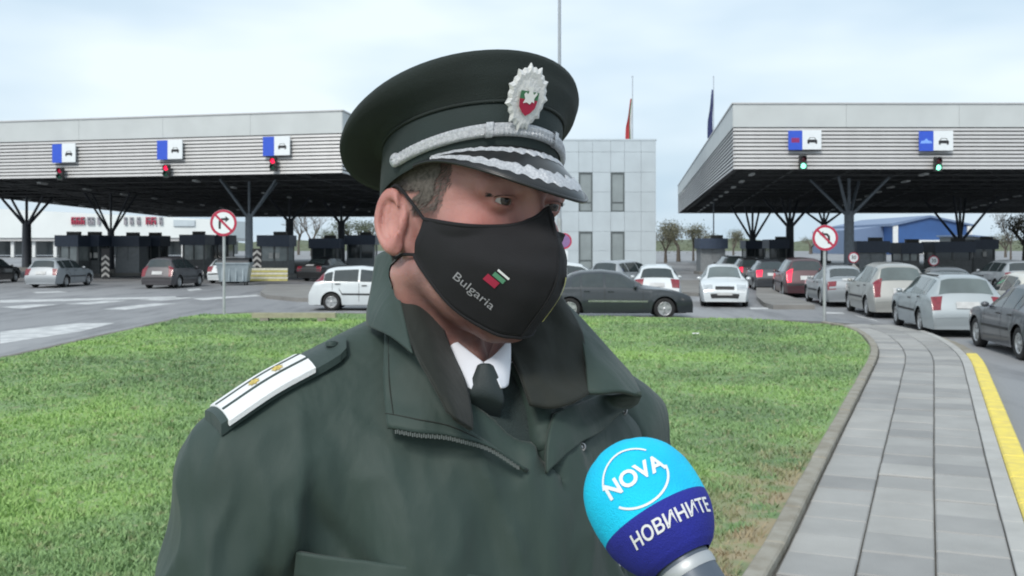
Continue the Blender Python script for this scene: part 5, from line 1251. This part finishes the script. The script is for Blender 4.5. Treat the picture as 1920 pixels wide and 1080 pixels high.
for _ in range(4):                                                     # keep the cloth clear of the cheek and jaw
    dd_ = head_sdf(hp_); dr_ = hp_ * np.array((1, 1, .25)); dr_ /= np.linalg.norm(dr_, axis=-1, keepdims=True) + 1e-9; hp_ = hp_ + dr_ * np.clip(.004 - dd_, 0, .02)[..., None]
    hp_[1:-1, 1:-1] = .5 * hp_[1:-1, 1:-1] + .125 * (hp_[:-2, 1:-1] + hp_[2:, 1:-1] + hp_[1:-1, :-2] + hp_[1:-1, 2:])
half = [[p for p in r] for r in hp_]
full = [[np.array((-p[0], p[1], p[2])) for p in reversed(r[1:])] + list(r) for r in half]
# soft folds in the cloth
def mfold(p, i, n): return p + np.array((0, .0032, 0)) * mnoise.noise(Vector((p[0] * 32 + p[2] * 20, p[2] * 48, 2.0))) 
mg = [[tuple(hw(mfold(p, 0, 0))) for p in r] for r in full]
maskmb = MB().grid(mg); mask = place(maskmb.build('face_mask', m_mask))
so = mask.modifiers.new('thick', 'SOLIDIFY'); so.thickness = .0022; so.offset = 0
for nm, seq in (('mask_hem', [r for r in (full[0],)]), ('mask_hem', [full[-1]])):
    for r in seq:
        gg = []
        for k, p in enumerate(r):
            a_ = r[min(k + 1, len(r) - 1)] - r[max(k - 1, 0)]; a_ /= np.linalg.norm(a_); e1 = np.cross(a_, (0, 0, 1)); e1 /= np.linalg.norm(e1); e2 = np.cross(a_, e1)
            gg.append([tuple(hw(p + .0021 * (e1 * math.cos(t) + e2 * math.sin(t)))) for t in np.linspace(0, 2 * math.pi, 8, endpoint=False)])
        sub(MB().grid(gg, close=True).build(nm, m_mask), mask)
for j in (NW_,):
    gg = []
seam = [half[i][0] + np.array((0, .0008, 0)) for i in range(NV_ + 1)]
sub(MB().grid([[tuple(hw(p + .0011 * np.array((math.cos(t), math.sin(t), 0)))) for t in np.linspace(0, 2 * math.pi, 6, endpoint=False)] for p in seam], close=True).build('centre_seam', m_mask), mask)
for sx in (-1, 1):
    for seq in ([half[0][-1], np.array((-.0815, .006, .024)), np.array((-.0850, -.010, .0365)), np.array((-.0815, -.026, .034)), np.array((-.0790, -.036, .018))],
                [half[-1][-1], np.array((-.0790, .000, -.030)), np.array((-.0800, -.012, -.034)), np.array((-.0775, -.028, -.024)), np.array((-.0785, -.036, .000))]):
        cv = catmull([tuple(p * np.array((-sx, 1, 1))) if sx > 0 else tuple(p) for p in seq], 8); lm = MB()
        for a, b in zip(cv[:-1], cv[1:]): lm.tube(hw(a).tolist(), hw(b).tolist(), .0017, n=7, cap=False)
        sub(lm.build('ear_loop', m_mask), mask)
mb_v = np.array([p for r in mg for p in r]); bvh_mask = BVHTree.FromPolygons([tuple(p) for p in maskmb.v], maskmb.f)
CAM = Vector((0, 0, HC))
def pray(px, py): return Vector(((px - 960) / FPX, 1.0, -(py - HOR) / FPX)).normalized()
def print_on(bvh, me, c, dx, dy, off, nm, m, par, Ydef=1.0):
    """lay a flat outline on a surface: centre pixel c, pixel vectors dx, dy per unit"""
    for v in me.vertices:
        px, py = c[0] + v.co.x * dx[0] + v.co.y * dy[0], c[1] + v.co.x * dx[1] + v.co.y * dy[1]; d = pray(px, py); h = bvh.ray_cast(CAM, d)
        v.co = (h[0] - d * off) if h[0] else CAM + d * (Ydef / d.y)
    return sub(link(nm, me, m), par)
m_print = mat('mask_print_grey', (.30, .30, .32), .6); m_pwhite = mat('print_white', (.72, .73, .73), .6); m_pgreen = mat('print_green', (.08, .24, .14), .6); m_pred = mat('print_red', (.34, .015, .05), .6); m_pyel = mat('print_yellow', (.55, .52, .16), .6)
print_on(bvh_mask, text_mesh('Bulgaria', 1.0, 0, .0, sub=2), (888, 546), (23.5, 19.8), (14.0, -17.0), .0022, 'lettering', m_print, mask)
def strip(n=8): 
    me = bpy.data.meshes.new('s'); vs = [(i / n - .5, s) for i in range(n + 1) for s in (-.5, .5)]; me.from_pydata([(a, b, 0) for a, b in vs], [], [(2 * i, 2 * i + 2, 2 * i + 3, 2 * i + 1) for i in range(n)]); me.update(); return me
print_on(bvh_mask, strip(), (944, 515), (21, 18), (2.6, -3.2), .0022, 'white_bar', m_pwhite, mask); print_on(bvh_mask, strip(), (935.5, 521), (20, 17), (6, -6.5), .0022, 'green_bar', m_pgreen, mask); print_on(bvh_mask, strip(), (921, 527), (22, 18), (10, -10), .0022, 'red_bar', m_pred, mask)
ye = MB(); gg = []
for k in range(16):
    t = k / 15; p = mask_pt(.56 + .34 * t, .22 + .05 * math.sin(t * 3)); q = mask_pt(.56 + .34 * t, .27 + .05 * math.sin(t * 3)); gg.append([tuple(hw(np.array((-a[0], a[1], a[2])) * np.array((1, 1, 1)) + np.array((.0012, .0018, 0)))) for a in (p, q)])
sub(ye.grid(gg).build('yellow_print', m_pyel), mask)
# ------------------------------------------------------------------ clothes
def cloth_mat(name, c, bump=.15, bs=1400, rough=.62, c2=None, weave=0.0):
    m = mat(name, c, rough, c2=c2, scale=7, bump=bump, bscale=bs, spec=.35, sheen=.08)
    n, l = m.node_tree.nodes, m.node_tree.links; b0_ = next(x for x in n if x.type == 'BUMP'); t = next(x for x in n if x.type == 'TEX_COORD')
    w = n.new('ShaderNodeTexNoise'); w.inputs['Scale'].default_value = 15; w.inputs['Detail'].default_value = 3; w.inputs['Distortion'].default_value = .4
    mpp = n.new('ShaderNodeMapping'); mpp.inputs['Scale'].default_value = (1, 1, .32); mpp.inputs['Rotation'].default_value = (0, .35, 0); l.new(t.outputs['Object'], mpp.inputs['Vector']); l.new(mpp.outputs['Vector'], w.inputs['Vector'])
    b2 = n.new('ShaderNodeBump'); b2.inputs['Strength'].default_value = .55; b2.inputs['Distance'].default_value = .012; l.new(w.outputs['Fac'], b2.inputs['Height']); l.new(b2.outputs['Normal'], b0_.inputs['Normal'])
    return m
m_jack = cloth_mat('jacket_green', (.032, .054, .046), c2=(.026, .045, .039)); m_lin = cloth_mat('collar_lining', (.016, .019, .015), rough=.75, c2=(.012, .015, .012)); m_sweat = mat('knit_sweater', (.022, .038, .037), .9, var=.15, scale=20, bump=.4, bscale=500, sheen=.1)
m_shirt = mat('white_shirt', (.68, .70, .76), .7, var=.04, scale=20, bump=.1, bscale=900); m_tie = mat('dark_tie', (.020, .030, .032), .6, var=.1, bump=.2, bscale=900); m_trou = cloth_mat('trouser_cloth', (.03, .04, .038)); m_shoe = mat('black_shoe', (.012, .012, .012), .3)
def jacket_sdf(p):
    x = np.abs(p[..., 0]); q = np.stack([x, p[..., 1], p[..., 2]], -1)
    d = sd_ell(q, (0, .004, -.24), (.222, .158, .30))
    d = smin(d, sd_cap(q, (0, -.012, -.072), (.205, -.012, -.082), .084, .078), .05)
    d = smin(d, sd_cap(q, (.040, -.02, .032), (.188, -.012, -.020), .060, .052), .035)
    d = smin(d, sd_ell(q, (0, .0, -.58), (.215, .160, .30)), .06)
    arm = sd_cap(q, (.229, -.01, -.078), (.266, -.012, -.37), .068, .066); arm = smin(arm, sd_cap(q, (.266, -.012, -.37), (.276, .045, -.60), .064, .050), .03)
    d = smin(d, arm, .022)
    d = np.maximum(d, -(p[..., 2] + .80))
    return d
def jacket_cut(p):
    d = jacket_sdf(p); l, f, u = p[..., 0], p[..., 1], p[..., 2]
    t = np.clip((u + .085) / .125, 0, 1.4); cen = .034 - .060 * np.clip(t, 0, 1); wd = .003 + .044 * t
    wedge = np.minimum(np.minimum(wd - np.abs(l - cen), f - .02), (u + .090) * .6)
    hole = np.minimum(.076 - np.sqrt(l ** 2 + (f + .006) ** 2), u + .06)
    return smax(smax(d, wedge, .005), hole, .008)
Vj, Qj = nets(jacket_cut, (-.38, -.20, -.83), (.38, .20, .115), .0055)
Nj = vnormals(Vj, Qj)
# creases: long soft folds falling from the shoulder and across the upper arm
l_, f_, u_ = Vj.T; al = np.abs(l_)
fold = np.array([mnoise.noise(Vector((a * 13 + u * 3.5, b * 10, u * 3.2))) + .5 * mnoise.noise(Vector((a * 26 - u * 9, b * 20, u * 8.0))) for a, b, u in Vj])
fold2 = np.array([mnoise.noise(Vector((a * 20 - u * 6, b * 16 + 9, u * 9 + a * 8))) for a, b, u in Vj])
fold2 = np.clip(1 - np.abs(fold2) * 2.6, 0, 1) ** 1.6
fold4 = np.array([mnoise.noise(Vector((a * 11 + 3 + .8 * mnoise.noise(Vector((a * 6, b * 6, u * 6))), b * 9, u * 2.4 + a * 3))) for a, b, u in Vj]); fold4 = np.clip(1 - np.abs(fold4) * 3.2, 0, 1) ** 1.5
armw = np.clip((al - .15) / .08, 0, 1) * np.clip((-.06 - u_) / .1, 0, 1)
fold3 = np.sin((u_ * 34 + al * 26 + fold * 3.2)) * armw
arm_pit = np.exp(-(((al - .185) / .035) ** 2 + ((u_ + .17) / .11) ** 2)) * (f_ > -.03)
disp = (.0110 * fold + .0075 * fold4 + .0080 * fold2 * (.4 + .6 * armw) + .0060 * fold3 - .018 * arm_pit) * np.clip((.03 - u_) / .08, .15, 1)
front = f_ > -.05
for (x0, u0, x1, u1, dep, wd) in ((-.205, -.07, -.135, -.235, .010, .011), (-.235, -.11, -.195, -.33, .008, .010), (-.115, -.13, -.125, -.42, .006, .012), (-.17, -.02, -.165, -.17, .005, .010), (-.30, -.19, -.21, -.255, .008, .009),
                                  (-.31, -.27, -.225, -.32, .008, .010), (-.06, -.17, -.02, -.40, .006, .014), (.09, -.10, .17, -.27, .008, .011), (.13, -.22, .10, -.42, .007, .012), (.02, -.12, .05, -.38, .006, .010), (-.15, -.26, -.06, -.33, .006, .011), (.30, -.20, .22, -.25, .008, .010)):
    ax_, ay_ = x1 - x0, u1 - u0; Lg = math.hypot(ax_, ay_); tt = ((l_ - x0) * ax_ + (u_ - u0) * ay_) / Lg ** 2; sd = ((l_ - x0) * ay_ - (u_ - u0) * ax_) / Lg + .010 * fold
    en = np.clip(tt * 4, 0, 1) * np.clip((1 - tt) * 4, 0, 1) * front; disp = disp + dep * en * (-np.exp(-(sd / wd) ** 2) + .8 * np.exp(-((sd - 1.7 * wd) / wd) ** 2))
Vj2 = Vj + Nj * disp[:, None]
# cut the open neck: V at the front, ring at the neck
Vjw = bw(Vj2); bvh_j = bvh_of(Vjw, Qj)
def px_of(P): P = np.asarray(P); return 960 + FPX * P[..., 0] / P[..., 1], HOR - FPX * (P[..., 2] - HC) / P[..., 1]
jacket = place(link('jacket', np_mesh('jacket', Vjw, Qj), m_jack))
Vu, Qu = nets(jacket_sdf, (-.38, -.20, -.83), (.38, .20, .115), .011); bvh_j = bvh_of(bw(Vu), Qu)     # uncut shape: where flaps lie
# sweater, shirt, tie, trousers, shoes
def sweater_sdf(p):
    x = np.abs(p[..., 0]); q = np.stack([x, p[..., 1], p[..., 2]], -1)
    d = sd_ell(q, (0, .002, -.23), (.205, .148, .29)); d = smin(d, sd_cap(q, (0, -.012, -.072), (.165, -.012, -.09), .072, .066), .05)
    return smin(d, sd_cap(q, (.03, -.02, .03), (.15, -.016, -.055), .052, .048), .04)
def sweater_cut(p):
    d = sweater_sdf(p); l, f, u = p[..., 0], p[..., 1], p[..., 2]
    wedge = np.minimum((u + .004) * .95 - np.abs(l + .012 - u * .35), f - .0); hole = np.minimum(.068 - np.sqrt(l ** 2 + (f + .006) ** 2), u + .03)
    return smax(smax(d, wedge, .004), hole, .006)
Vs, Qs = nets(sweater_cut, (-.25, -.18, -.54), (.25, .18, .12), .006)
kp = (Vs[:, 1] > -.05) & (np.abs(Vs[:, 0]) < .14) & (Vs[:, 2] > -.4); fm = kp[Qs].all(1); sweater = place(link('sweater', np_mesh('sweater', bw(Vs), Qs[fm]), m_sweat))
Vc, Qc = nets(lambda p: torso_sdf(p) - .006, (-.14, -.14, -.30), (.14, .16, .06), .008); fm = ((Vc[:, 2] < .035) & (np.abs(Vc[:, 0]) < .13))[Qc].all(1)
shirt = place(link('shirt', np_mesh('shirt', bw(Vc), Qc[fm]), m_shirt))
def tr_sdf(p):
    x = np.abs(p[..., 0]); q = np.stack([x, p[..., 1], p[..., 2]], -1); d = sd_ell(q, (0, 0, -.62), (.19, .14, .15))
    d = smin(d, sd_cap(q, (.095, 0, -.66), (.105, .012, -1.03), .098, .080), .04); return smin(d, sd_cap(q, (.105, .012, -1.03), (.110, -.005, -1.45), .080, .072), .04)
zsole = GZ - B0[2]
v, q = nets(tr_sdf, (-.30, -.18, zsole + .03), (.30, .18, -.46), .011); place(link('trousers', np_mesh('trousers', bw(v), q), m_trou))
for sx in (-1, 1):
    def shoe_sdf(p):
        d = sd_cap(p, (sx * .11, -.04, zsole + .055), (sx * .125, .16, zsole + .040), .048, .042); d = smin(d, sd_cap(p, (sx * .11, -.03, zsole + .05), (sx * .11, -.02, zsole + .13), .045, .048), .03); return np.maximum(d, -(p[..., 2] - zsole - .004))
    v, q = nets(shoe_sdf, (-.25, -.13, zsole - .02), (.25, .25, zsole + .2), .008); place(link('shoe', np_mesh('shoe', bw(v), q), m_shoe))

def hit(px, py, off=0.0, Y=None):
    d = pray(px, py)
    if Y is None:
        h = bvh_j.ray_cast(CAM, d)
        Y = h[0].y if h[0] else 1.05
        return CAM + d * (Y / d.y - off)
    return CAM + d * (Y / d.y)
def cloth_sheet(nm, ctrl, m, th=.004, par=None, n=7, wr=.0025, seed=0.0):
    """smooth sheet through a net of (pixel x, pixel y, lift off the jacket | ('Y', depth))"""
    P_ = [[np.array(hit(c[0], c[1], Y=c[2][1]) if isinstance(c[2], tuple) else hit(*c)) for c in r] for r in ctrl]
    nr, nc = len(P_), len(P_[0]); out_ = []
    for i in range((nr - 1) * n + 1):
        rw = []
        for j in range((nc - 1) * n + 1):
            rows_ = [cr(P_[a], j / ((nc - 1) * n)) for a in range(nr)]; p = cr(rows_, i / ((nr - 1) * n))
            p = p + np.array((0, 1., 0)) * wr * mnoise.noise(Vector((p[0] * 40 + seed, p[1] * 40, p[2] * 40))); rw.append(tuple(p))
        out_.append(rw)
    o = MB().grid(out_).build(nm, m); s = o.modifiers.new('thick', 'SOLIDIFY'); s.thickness = th; s.offset = 0
    if par is None: place(o)
    else: sub(o, par)
    return o, out_
Yd = lambda y: ('Y', y)
# collar, his right (picture left)
cloth_sheet('collar_outer', [[(706, 482, Yd(1.105)), (720, 473, Yd(1.085)), (735, 472, Yd(1.066))], [(700, 530, Yd(1.085)), (722, 530, Yd(1.055)), (746, 535, Yd(1.035))],
                             [(690, 582, Yd(1.05)), (726, 590, Yd(1.005)), (762, 610, Yd(.985))], [(690, 612, Yd(1.03)), (730, 630, Yd(.985)), (775, 665, Yd(.955))]], m_jack, par=jacket)
cloth_sheet('collar_lining', [[(733, 474, Yd(1.064)), (744, 476, Yd(1.066)), (776, 500, Yd(1.060))], [(743, 540, Yd(1.034)), (775, 550, Yd(1.026)), (814, 576, Yd(1.036))],
                              [(760, 612, Yd(.984)), (800, 622, Yd(.985)), (842, 652, Yd(1.006))], [(783, 668, Yd(.950)), (826, 690, Yd(.952)), (870, 716, Yd(.985))],
                              [(815, 725, Yd(.925)), (848, 752, Yd(.925)), (882, 770, Yd(.955))], [(838, 772, Yd(.915)), (858, 790, Yd(.916)), (884, 806, Yd(.940))]], m_lin, par=jacket)
lap, lg = cloth_sheet('lapel', [[(726, 588, .012), (738, 592, .020), (750, 602, .030), (762, 622, .040), (770, 645, .045)], [(721, 660, .012), (750, 668, .022), (780, 684, .030), (806, 706, .034), (828, 732, .034)],
                                [(720, 735, .014), (765, 744, .022), (810, 760, .026), (850, 784, .028), (888, 815, .026)], [(726, 803, .022), (786, 812, .024), (852, 820, .026), (922, 842, .024), (990, 884, .018)]], m_jack, par=jacket, wr=.004)
# zip along the turned edge
zt = MB(); edge = [Vector(p) for p in lg[-1]]; ez = resample(edge, .0021)
for k, p in enumerate(ez[4:-6]):
    zt.box((p.x, p.y - .004, p.z - .0015 + (.0006 if k % 2 else 0)), (.0012, .0022, .0034))
m_zip = mat('zip_teeth', (.16, .18, .18), .4, metal=.5); sub(zt.build('zip', m_zip), jacket)
def stitch(line, d=.0007):
    mm = MB(); cv = resample([Vector(p) for p in line], .006)
    for a, b in zip(cv[:-1], cv[1:]): mm.tube(a + Vector((0, -.0026, 0)), b + Vector((0, -.0026, 0)), d, n=4, cap=False)
    sub(mm.build('stitching', m_lin), jacket)
stitch(lg[-4]); stitch([r[2] for r in lg[:-3]])
# collar and lapel, his left (picture right)
cloth_sheet('collar_lining', [[(960, 612, Yd(1.075)), (1005, 585, Yd(1.085)), (1045, 556, Yd(1.105)), (1058, 566, Yd(1.11))], [(955, 655, Yd(1.05)), (1010, 640, Yd(1.06)), (1058, 618, Yd(1.075)), (1090, 622, Yd(1.085))],
                              [(975, 705, Yd(1.02)), (1025, 705, Yd(1.03)), (1068, 692, Yd(1.05)), (1100, 680, Yd(1.062))], [(995, 760, Yd(1.0)), (1035, 765, Yd(1.005)), (1078, 752, Yd(1.02)), (1104, 738, Yd(1.035))]], m_lin, par=jacket, wr=.006)
cloth_sheet('collar_outer', [[(1046, 557, Yd(1.112)), (1090, 600, Yd(1.115)), (1142, 658, Yd(1.115)), (1180, 700, Yd(1.11))], [(1080, 610, Yd(1.09)), (1108, 640, Yd(1.09)), (1152, 682, Yd(1.085)), (1192, 722, Yd(1.085))],
                             [(1096, 670, Yd(1.062)), (1120, 685, Yd(1.06)), (1155, 708, Yd(1.06)), (1198, 735, Yd(1.07))], [(1102, 738, Yd(1.034)), (1132, 738, Yd(1.035)), (1165, 735, Yd(1.045)), (1202, 745, Yd(1.06))]], m_jack, par=jacket)
cloth_sheet('lapel', [[(1040, 775, .030), (1075, 760, .030), (1130, 742, .030), (1203, 738, Yd(1.05))], [(1030, 808, .026), (1066, 790, .028), (1125, 768, .028), (1192, 757, .03)],
                      [(1024, 845, .022), (1055, 826, .026), (1100, 800, .028), (1160, 776, .028)], [(1024, 888, .016), (1042, 868, .020), (1085, 832, .024), (1130, 806, .026)]], m_jack, par=jacket, wr=.004)
cloth_sheet('placket', [[(1030, 880, .006), (1090, 828, .008), (1165, 765, .010)], [(1040, 960, .006), (1110, 900, .007), (1200, 815, .008)], [(1040, 1060, .005), (1110, 1010, .006), (1190, 900, .006)]], m_jack, par=jacket)
m_snap = mat('snap_metal', (.30, .31, .32), .3, metal=.8)
def snap(px, py, r=.0055, off=.013):
    p = hit(px, py, off); n_ = -pray(px, py); e1 = n_.orthogonal().normalized(); e2 = n_.cross(e1); b = MB()
    b.grid([[tuple(p + n_ * h + (e1 * math.cos(a) + e2 * math.sin(a)) * r_) for a in np.linspace(0, 2 * math.pi, 18, endpoint=False)] for r_, h in ((r, -.002), (r, .002), (r * .75, .0028), (r * .6, .0012), (r * .25, .0012), (.0003, .0016))], close=True)
    sub(b.build('snap', m_snap), jacket)
snap(1168, 770); snap(1090, 838, .005)
# shirt collar and tie
bvh_sh = bvh_of(bw(Vc), Qc)
cloth_sheet('shirt_collar', [[(800, 596, Yd(1.0510)), (826, 616, Yd(1.0380)), (862, 645, Yd(1.0220)), (906, 680, Yd(1.0060))], [(815, 628, Yd(1.0380)), (838, 648, Yd(1.0240)), (868, 672, Yd(1.0100)), (902, 694, Yd(1.0000))],
                             [(845, 680, Yd(1.0140)), (858, 692, Yd(1.0060)), (874, 706, Yd(0.9980)), (892, 712, Yd(0.9950))], [(868, 720, Yd(1.0010)), (874, 724, Yd(0.9960)), (880, 728, Yd(0.9930)), (884, 730, Yd(0.9910))]], m_shirt, th=.002, par=shirt, wr=0)
cloth_sheet('shirt_collar', [[(907, 680, Yd(1.0060)), (925, 668, Yd(1.0160)), (942, 650, Yd(1.0280)), (956, 632, Yd(1.0440))], [(914, 690, Yd(1.0010)), (930, 680, Yd(1.0090)), (945, 668, Yd(1.0190)), (957, 655, Yd(1.0320))],
                             [(926, 705, Yd(0.9980)), (936, 700, Yd(1.0040)), (946, 692, Yd(1.0110)), (956, 686, Yd(1.0200))], [(940, 728, Yd(0.9960)), (944, 728, Yd(1.0000)), (948, 726, Yd(1.0040)), (952, 722, Yd(1.0100))]], m_shirt, th=.002, par=shirt, wr=0)
cloth_sheet('tie', [[(897, 686, Yd(1.000)), (904, 682, Yd(.997)), (915, 682, Yd(.998)), (923, 687, Yd(1.003))], [(886, 712, Yd(.996)), (901, 709, Yd(.993)), (920, 710, Yd(.994)), (936, 716, Yd(1.000))],
                    [(875, 738, Yd(.994)), (898, 737, Yd(.991)), (924, 740, Yd(.993)), (944, 747, Yd(.999))], [(876, 752, Yd(1.002)), (898, 754, Yd(.999)), (922, 758, Yd(1.000)), (942, 764, Yd(1.004))],
                    [(884, 790, Yd(1.03)), (902, 795, Yd(1.026)), (918, 798, Yd(1.026)), (932, 800, Yd(1.03))]], m_tie, th=.003, wr=0, n=5)
m_clip = mat('tie_clip', (.32, .36, .36), .3, metal=.5)
# shoulder strap and shoulder board on his right shoulder (and its twin)
bvh_jb = bvh_of(Vj2, Qj)
m_strap = cloth_mat('strap_green', (.030, .050, .046)); m_sbw = mat('board_white', (.74, .76, .77), .55, var=.03, scale=60, bump=.3, bscale=900); m_gold = mat('star_gold', (.60, .46, .14), .35, metal=.5, var=.2, scale=300)
def top_pt(l, f, off):
    h = bvh_jb.ray_cast(Vector((l, f, .4)), Vector((0, 0, -1))); return np.array(h[0] + h[1] * off) if h[0] else np.array((l, f, 0))
SLO = lambda t: -.012 - .030 * t                                      # the board runs a little forward down the shoulder
def board(sx):
    def tp(t, w, off):
        l = sx * (.092 + .150 * t); f = .014 + w; return bw(smooth_top(sx, t, w) + np.array((0, 0, off)))
    nT, nW = 22, 6
    base_ = {}
    def raw(t, w): return top_pt(sx * (.172 + .090 * t), .006 + w, .003)
    # straight ruled strap carried by three surface points per edge so that cloth folds do not show through
    ks = [np.array([raw(t, w) for t in (0, .5, 1.0)]) for w in (-.022, .022)]
    mid_ = (ks[0] + ks[1]) / 2; ks[0][:, 2] = mid_[:, 2] + .0035; ks[1][:, 2] = mid_[:, 2] - .0035
    for k_ in ks: k_[1] = np.maximum(k_[1], (k_[0] + k_[2]) / 2 + np.array((0, 0, .002)))
    def pt(t, w, off):
        a = cr(list(ks[0]), t); b = cr(list(ks[1]), t); s = (w + .022) / .044; p = a * (1 - s) + b * s; p[2] += .004 * (1 - (2 * s - 1) ** 2) + .004
        return bw(p + np.array((0, 0, off)))
    def slab(t0, t1, w0, w1, h0, h1, nm, m, par, rnd=0.0):
        tops, lows = [], []
        T = np.linspace(t0, t1, 18); Wd = np.linspace(w0, w1, 7)
        g1 = [[tuple(pt(t, w * (1 if not rnd else min(1, math.sqrt(max(0.02, 1 - max(0, (t0 + rnd - t) / rnd) ** 2)))), h1)) for w in Wd] for t in T]; g0 = [[tuple(pt(t, w * (1 if not rnd else min(1, math.sqrt(max(0.02, 1 - max(0, (t0 + rnd - t) / rnd) ** 2)))), h0)) for w in Wd] for t in T]
        mm = MB(); mm.grid(g1); ring_ = lambda g: [r[0] for r in g] + g[-1][1:] + [r[-1] for r in reversed(g[:-1])] + list(reversed(g[0][1:-1]))
        a, b = ring_(g1), ring_(g0); mm.grid([a + a[:1], b + b[:1]], smooth=False); return sub(mm.build(nm, m), par)
    st_ = slab(-.42, 1.0, -.0205, .0205, -.008, -.0005, 'shoulder_strap', m_strap, jacket, rnd=.16)
    bo = slab(.06, 1.0, -.0245, .0245, -.0005, .0045, 'shoulder_board', m_sbw, jacket)
    for w0, w1 in ((-.0130, -.0100), (.0045, .0075)): slab(.06, .995, w0, w1, .0045, .0052, 'board_stripe', m_strap, jacket)
    slab(.995, 1.07, -.021, .021, -.008, .0030, 'board_end', m_strap, jacket)
    for tt in (.36, .62):
        s_ = MB(); c = pt(tt, -.003, .0075); ct = pt(tt + .02, -.003, .0052); cw_ = pt(tt, .001, .0052); e1 = ct - pt(tt, -.003, .0052); e1 /= np.linalg.norm(e1); e2 = cw_ - pt(tt, -.003, .0052); e2 /= np.linalg.norm(e2); b0 = pt(tt, -.003, .0054)
        n_ = 16; s_.add([tuple(c)] + [tuple(b0 + (e1 * math.cos(2 * math.pi * k / n_) + e2 * math.sin(2 * math.pi * k / n_)) * (.0070 if k % 2 == 0 else .0040)) for k in range(n_)], [(0, k + 1, (k + 1) % n_ + 1) for k in range(n_)]); sub(s_.build('star', m_gold), jacket)
    c = pt(-.26, 0, .001); b = MB(); b.lathe([(.001, .0035), (.005, .003), (.0065, .001), (.0065, -.002)], 16, 'z', tuple(c)); sub(b.build('strap_button', m_strap), jacket)
board(-1)
# seams
def seam(pts, nm='seam'):
    mm = MB(); cv = catmull([hit(x, y, -.0002) for x, y in pts], 6)
    for a, b in zip(cv[:-1], cv[1:]): mm.tube(a, b, .0009, n=5, cap=False)
    sub(mm.build(nm, m_lin), jacket)
cloth_sheet('pocket_flap', [[(556, 1034, .004), (680, 1050, .005), (800, 1066, .005), (930, 1084, .004)], [(552, 1080, .005), (676, 1100, .008), (800, 1118, .008), (930, 1136, .005)]], m_jack, par=jacket)
seam([(1012, 905), (1014, 980), (1018, 1075)]); seam([(640, 636), (668, 622), (700, 616)])
# chest print on the jacket beside the microphone
print_on(bvh_j, text_mesh('ГРАН', 1.0, 0, .02, sub=1), (1158, 1062), (30, -15), (9, -28), .004, 'chest_lettering', m_pwhite, jacket)

# ------------------------------------------------------------------ microphone
mic = empty('microphone', (0, 0, 0)); tag(mic, 'cyan and navy foam news microphone held up to the officer', 'microphone')
MA = Vector((-.46, .50, .735)).normalized(); MC = U(1213, 946, .735); 
EX = Vector((0, 1, 0)).cross(MA); EX = (Vector((1, 0, 0)) - MA * MA.x).normalized(); EYv = MA.cross(EX)      # EX: picture right, EYv: away from the lens
m_cyan = mat('foam_cyan', (.0, .60, .86), .75, c2=(.0, .47, .78), scale=25, bump=.35, bscale=900); m_navy = mat('foam_navy', (.012, .018, .26), .8, var=.1, scale=30, bump=.35, bscale=900); m_hand = mat('mic_handle', (.075, .095, .125), .42, metal=.1, var=.08)
def mp_(h, r, a): return MC + MA * h + (EX * math.sin(a) - EYv * math.cos(a)) * r                                  # a = 0 faces the lens
def prof_r(h):
    pts_ = [(-.047, .0225), (-.042, .030), (-.032, .0365), (-.020, .0412), (0, .0428), (.014, .0420), (.028, .0375), (.039, .029), (.0455, .0185), (.049, .006), (.0495, .0005)]
    for (a, ra), (b, rb) in zip(pts_[:-1], pts_[1:]):
        if a <= h <= b: t = (h - a) / (b - a); return ra + (rb - ra) * t
    return .0005 if h > 0 else .0225
def sm_r(h): return (prof_r(h - .004) + 2 * prof_r(h) + prof_r(h + .004)) / 4 if -.042 < h < .045 else prof_r(h)
def foam(h0, h1, nm, m, n=26): return MB().grid([[tuple(mp_(h, sm_r(h), a)) for a in np.linspace(0, 2 * math.pi, 48, endpoint=False)] for h in np.linspace(h0, h1, n)], close=True).build(nm, m, mic)
foam(-.0125, .0495, 'windscreen_top', m_cyan, 40); foam(-.047, -.0125, 'windscreen_band', m_navy)
def on_foam(me, h0, a0, sc, nm, m, off=.0009):
    for v in me.vertices:
        h = h0 + v.co.y * sc; r = sm_r(h); a = a0 + v.co.x * sc / max(.02, r); v.co = mp_(h, r + off, a)
    return link(nm, me, m, mic)
on_foam(text_mesh('NOVA', 1.0, 0, .03, sub=2), .011, -.22, .0165, 'logo_lettering', m_pwhite)
rg_ = MB(); gg = []
for a in np.linspace(.20, math.pi - .62, 26): gg.append(a)
for seq in (np.linspace(R(38), R(170), 30), np.linspace(R(215), R(352), 30)):
    g2 = []
    for t in seq:
        rw = []
        for rr in (.0228, .0212):
            h = .011 + rr * math.sin(t) * .98; r = sm_r(h); a = -.22 + rr * 1.08 * math.cos(t) / .041; rw.append(tuple(mp_(h, r + .0009, a)))
        g2.append(rw)
    MB().grid(g2).build('logo_ring', m_pwhite, mic)
on_foam(text_mesh('НОВИНИТЕ', 1.0, 0, .02, sub=0), -.0265, .02, .0125, 'band_lettering', m_pwhite)
hd_ = [(.0005, -.040), (.0195, -.040), (.0205, -.044), (.0205, -.070), (.0190, -.076), (.0180, -.20), (.0165, -.27), (.0005, -.272)]
MB().grid([[tuple(mp_(h, r, a)) for a in np.linspace(0, 2 * math.pi, 32, endpoint=False)] for r, h in hd_], close=True).build('handle', m_hand, mic)
MB().grid([[tuple(mp_(h, r, a)) for a in np.linspace(0, 2 * math.pi, 32, endpoint=False)] for r, h in ((.0208, -.050), (.0214, -.052), (.0214, -.056), (.0208, -.058))], close=True).build('collar_ring', m_galv, mic)
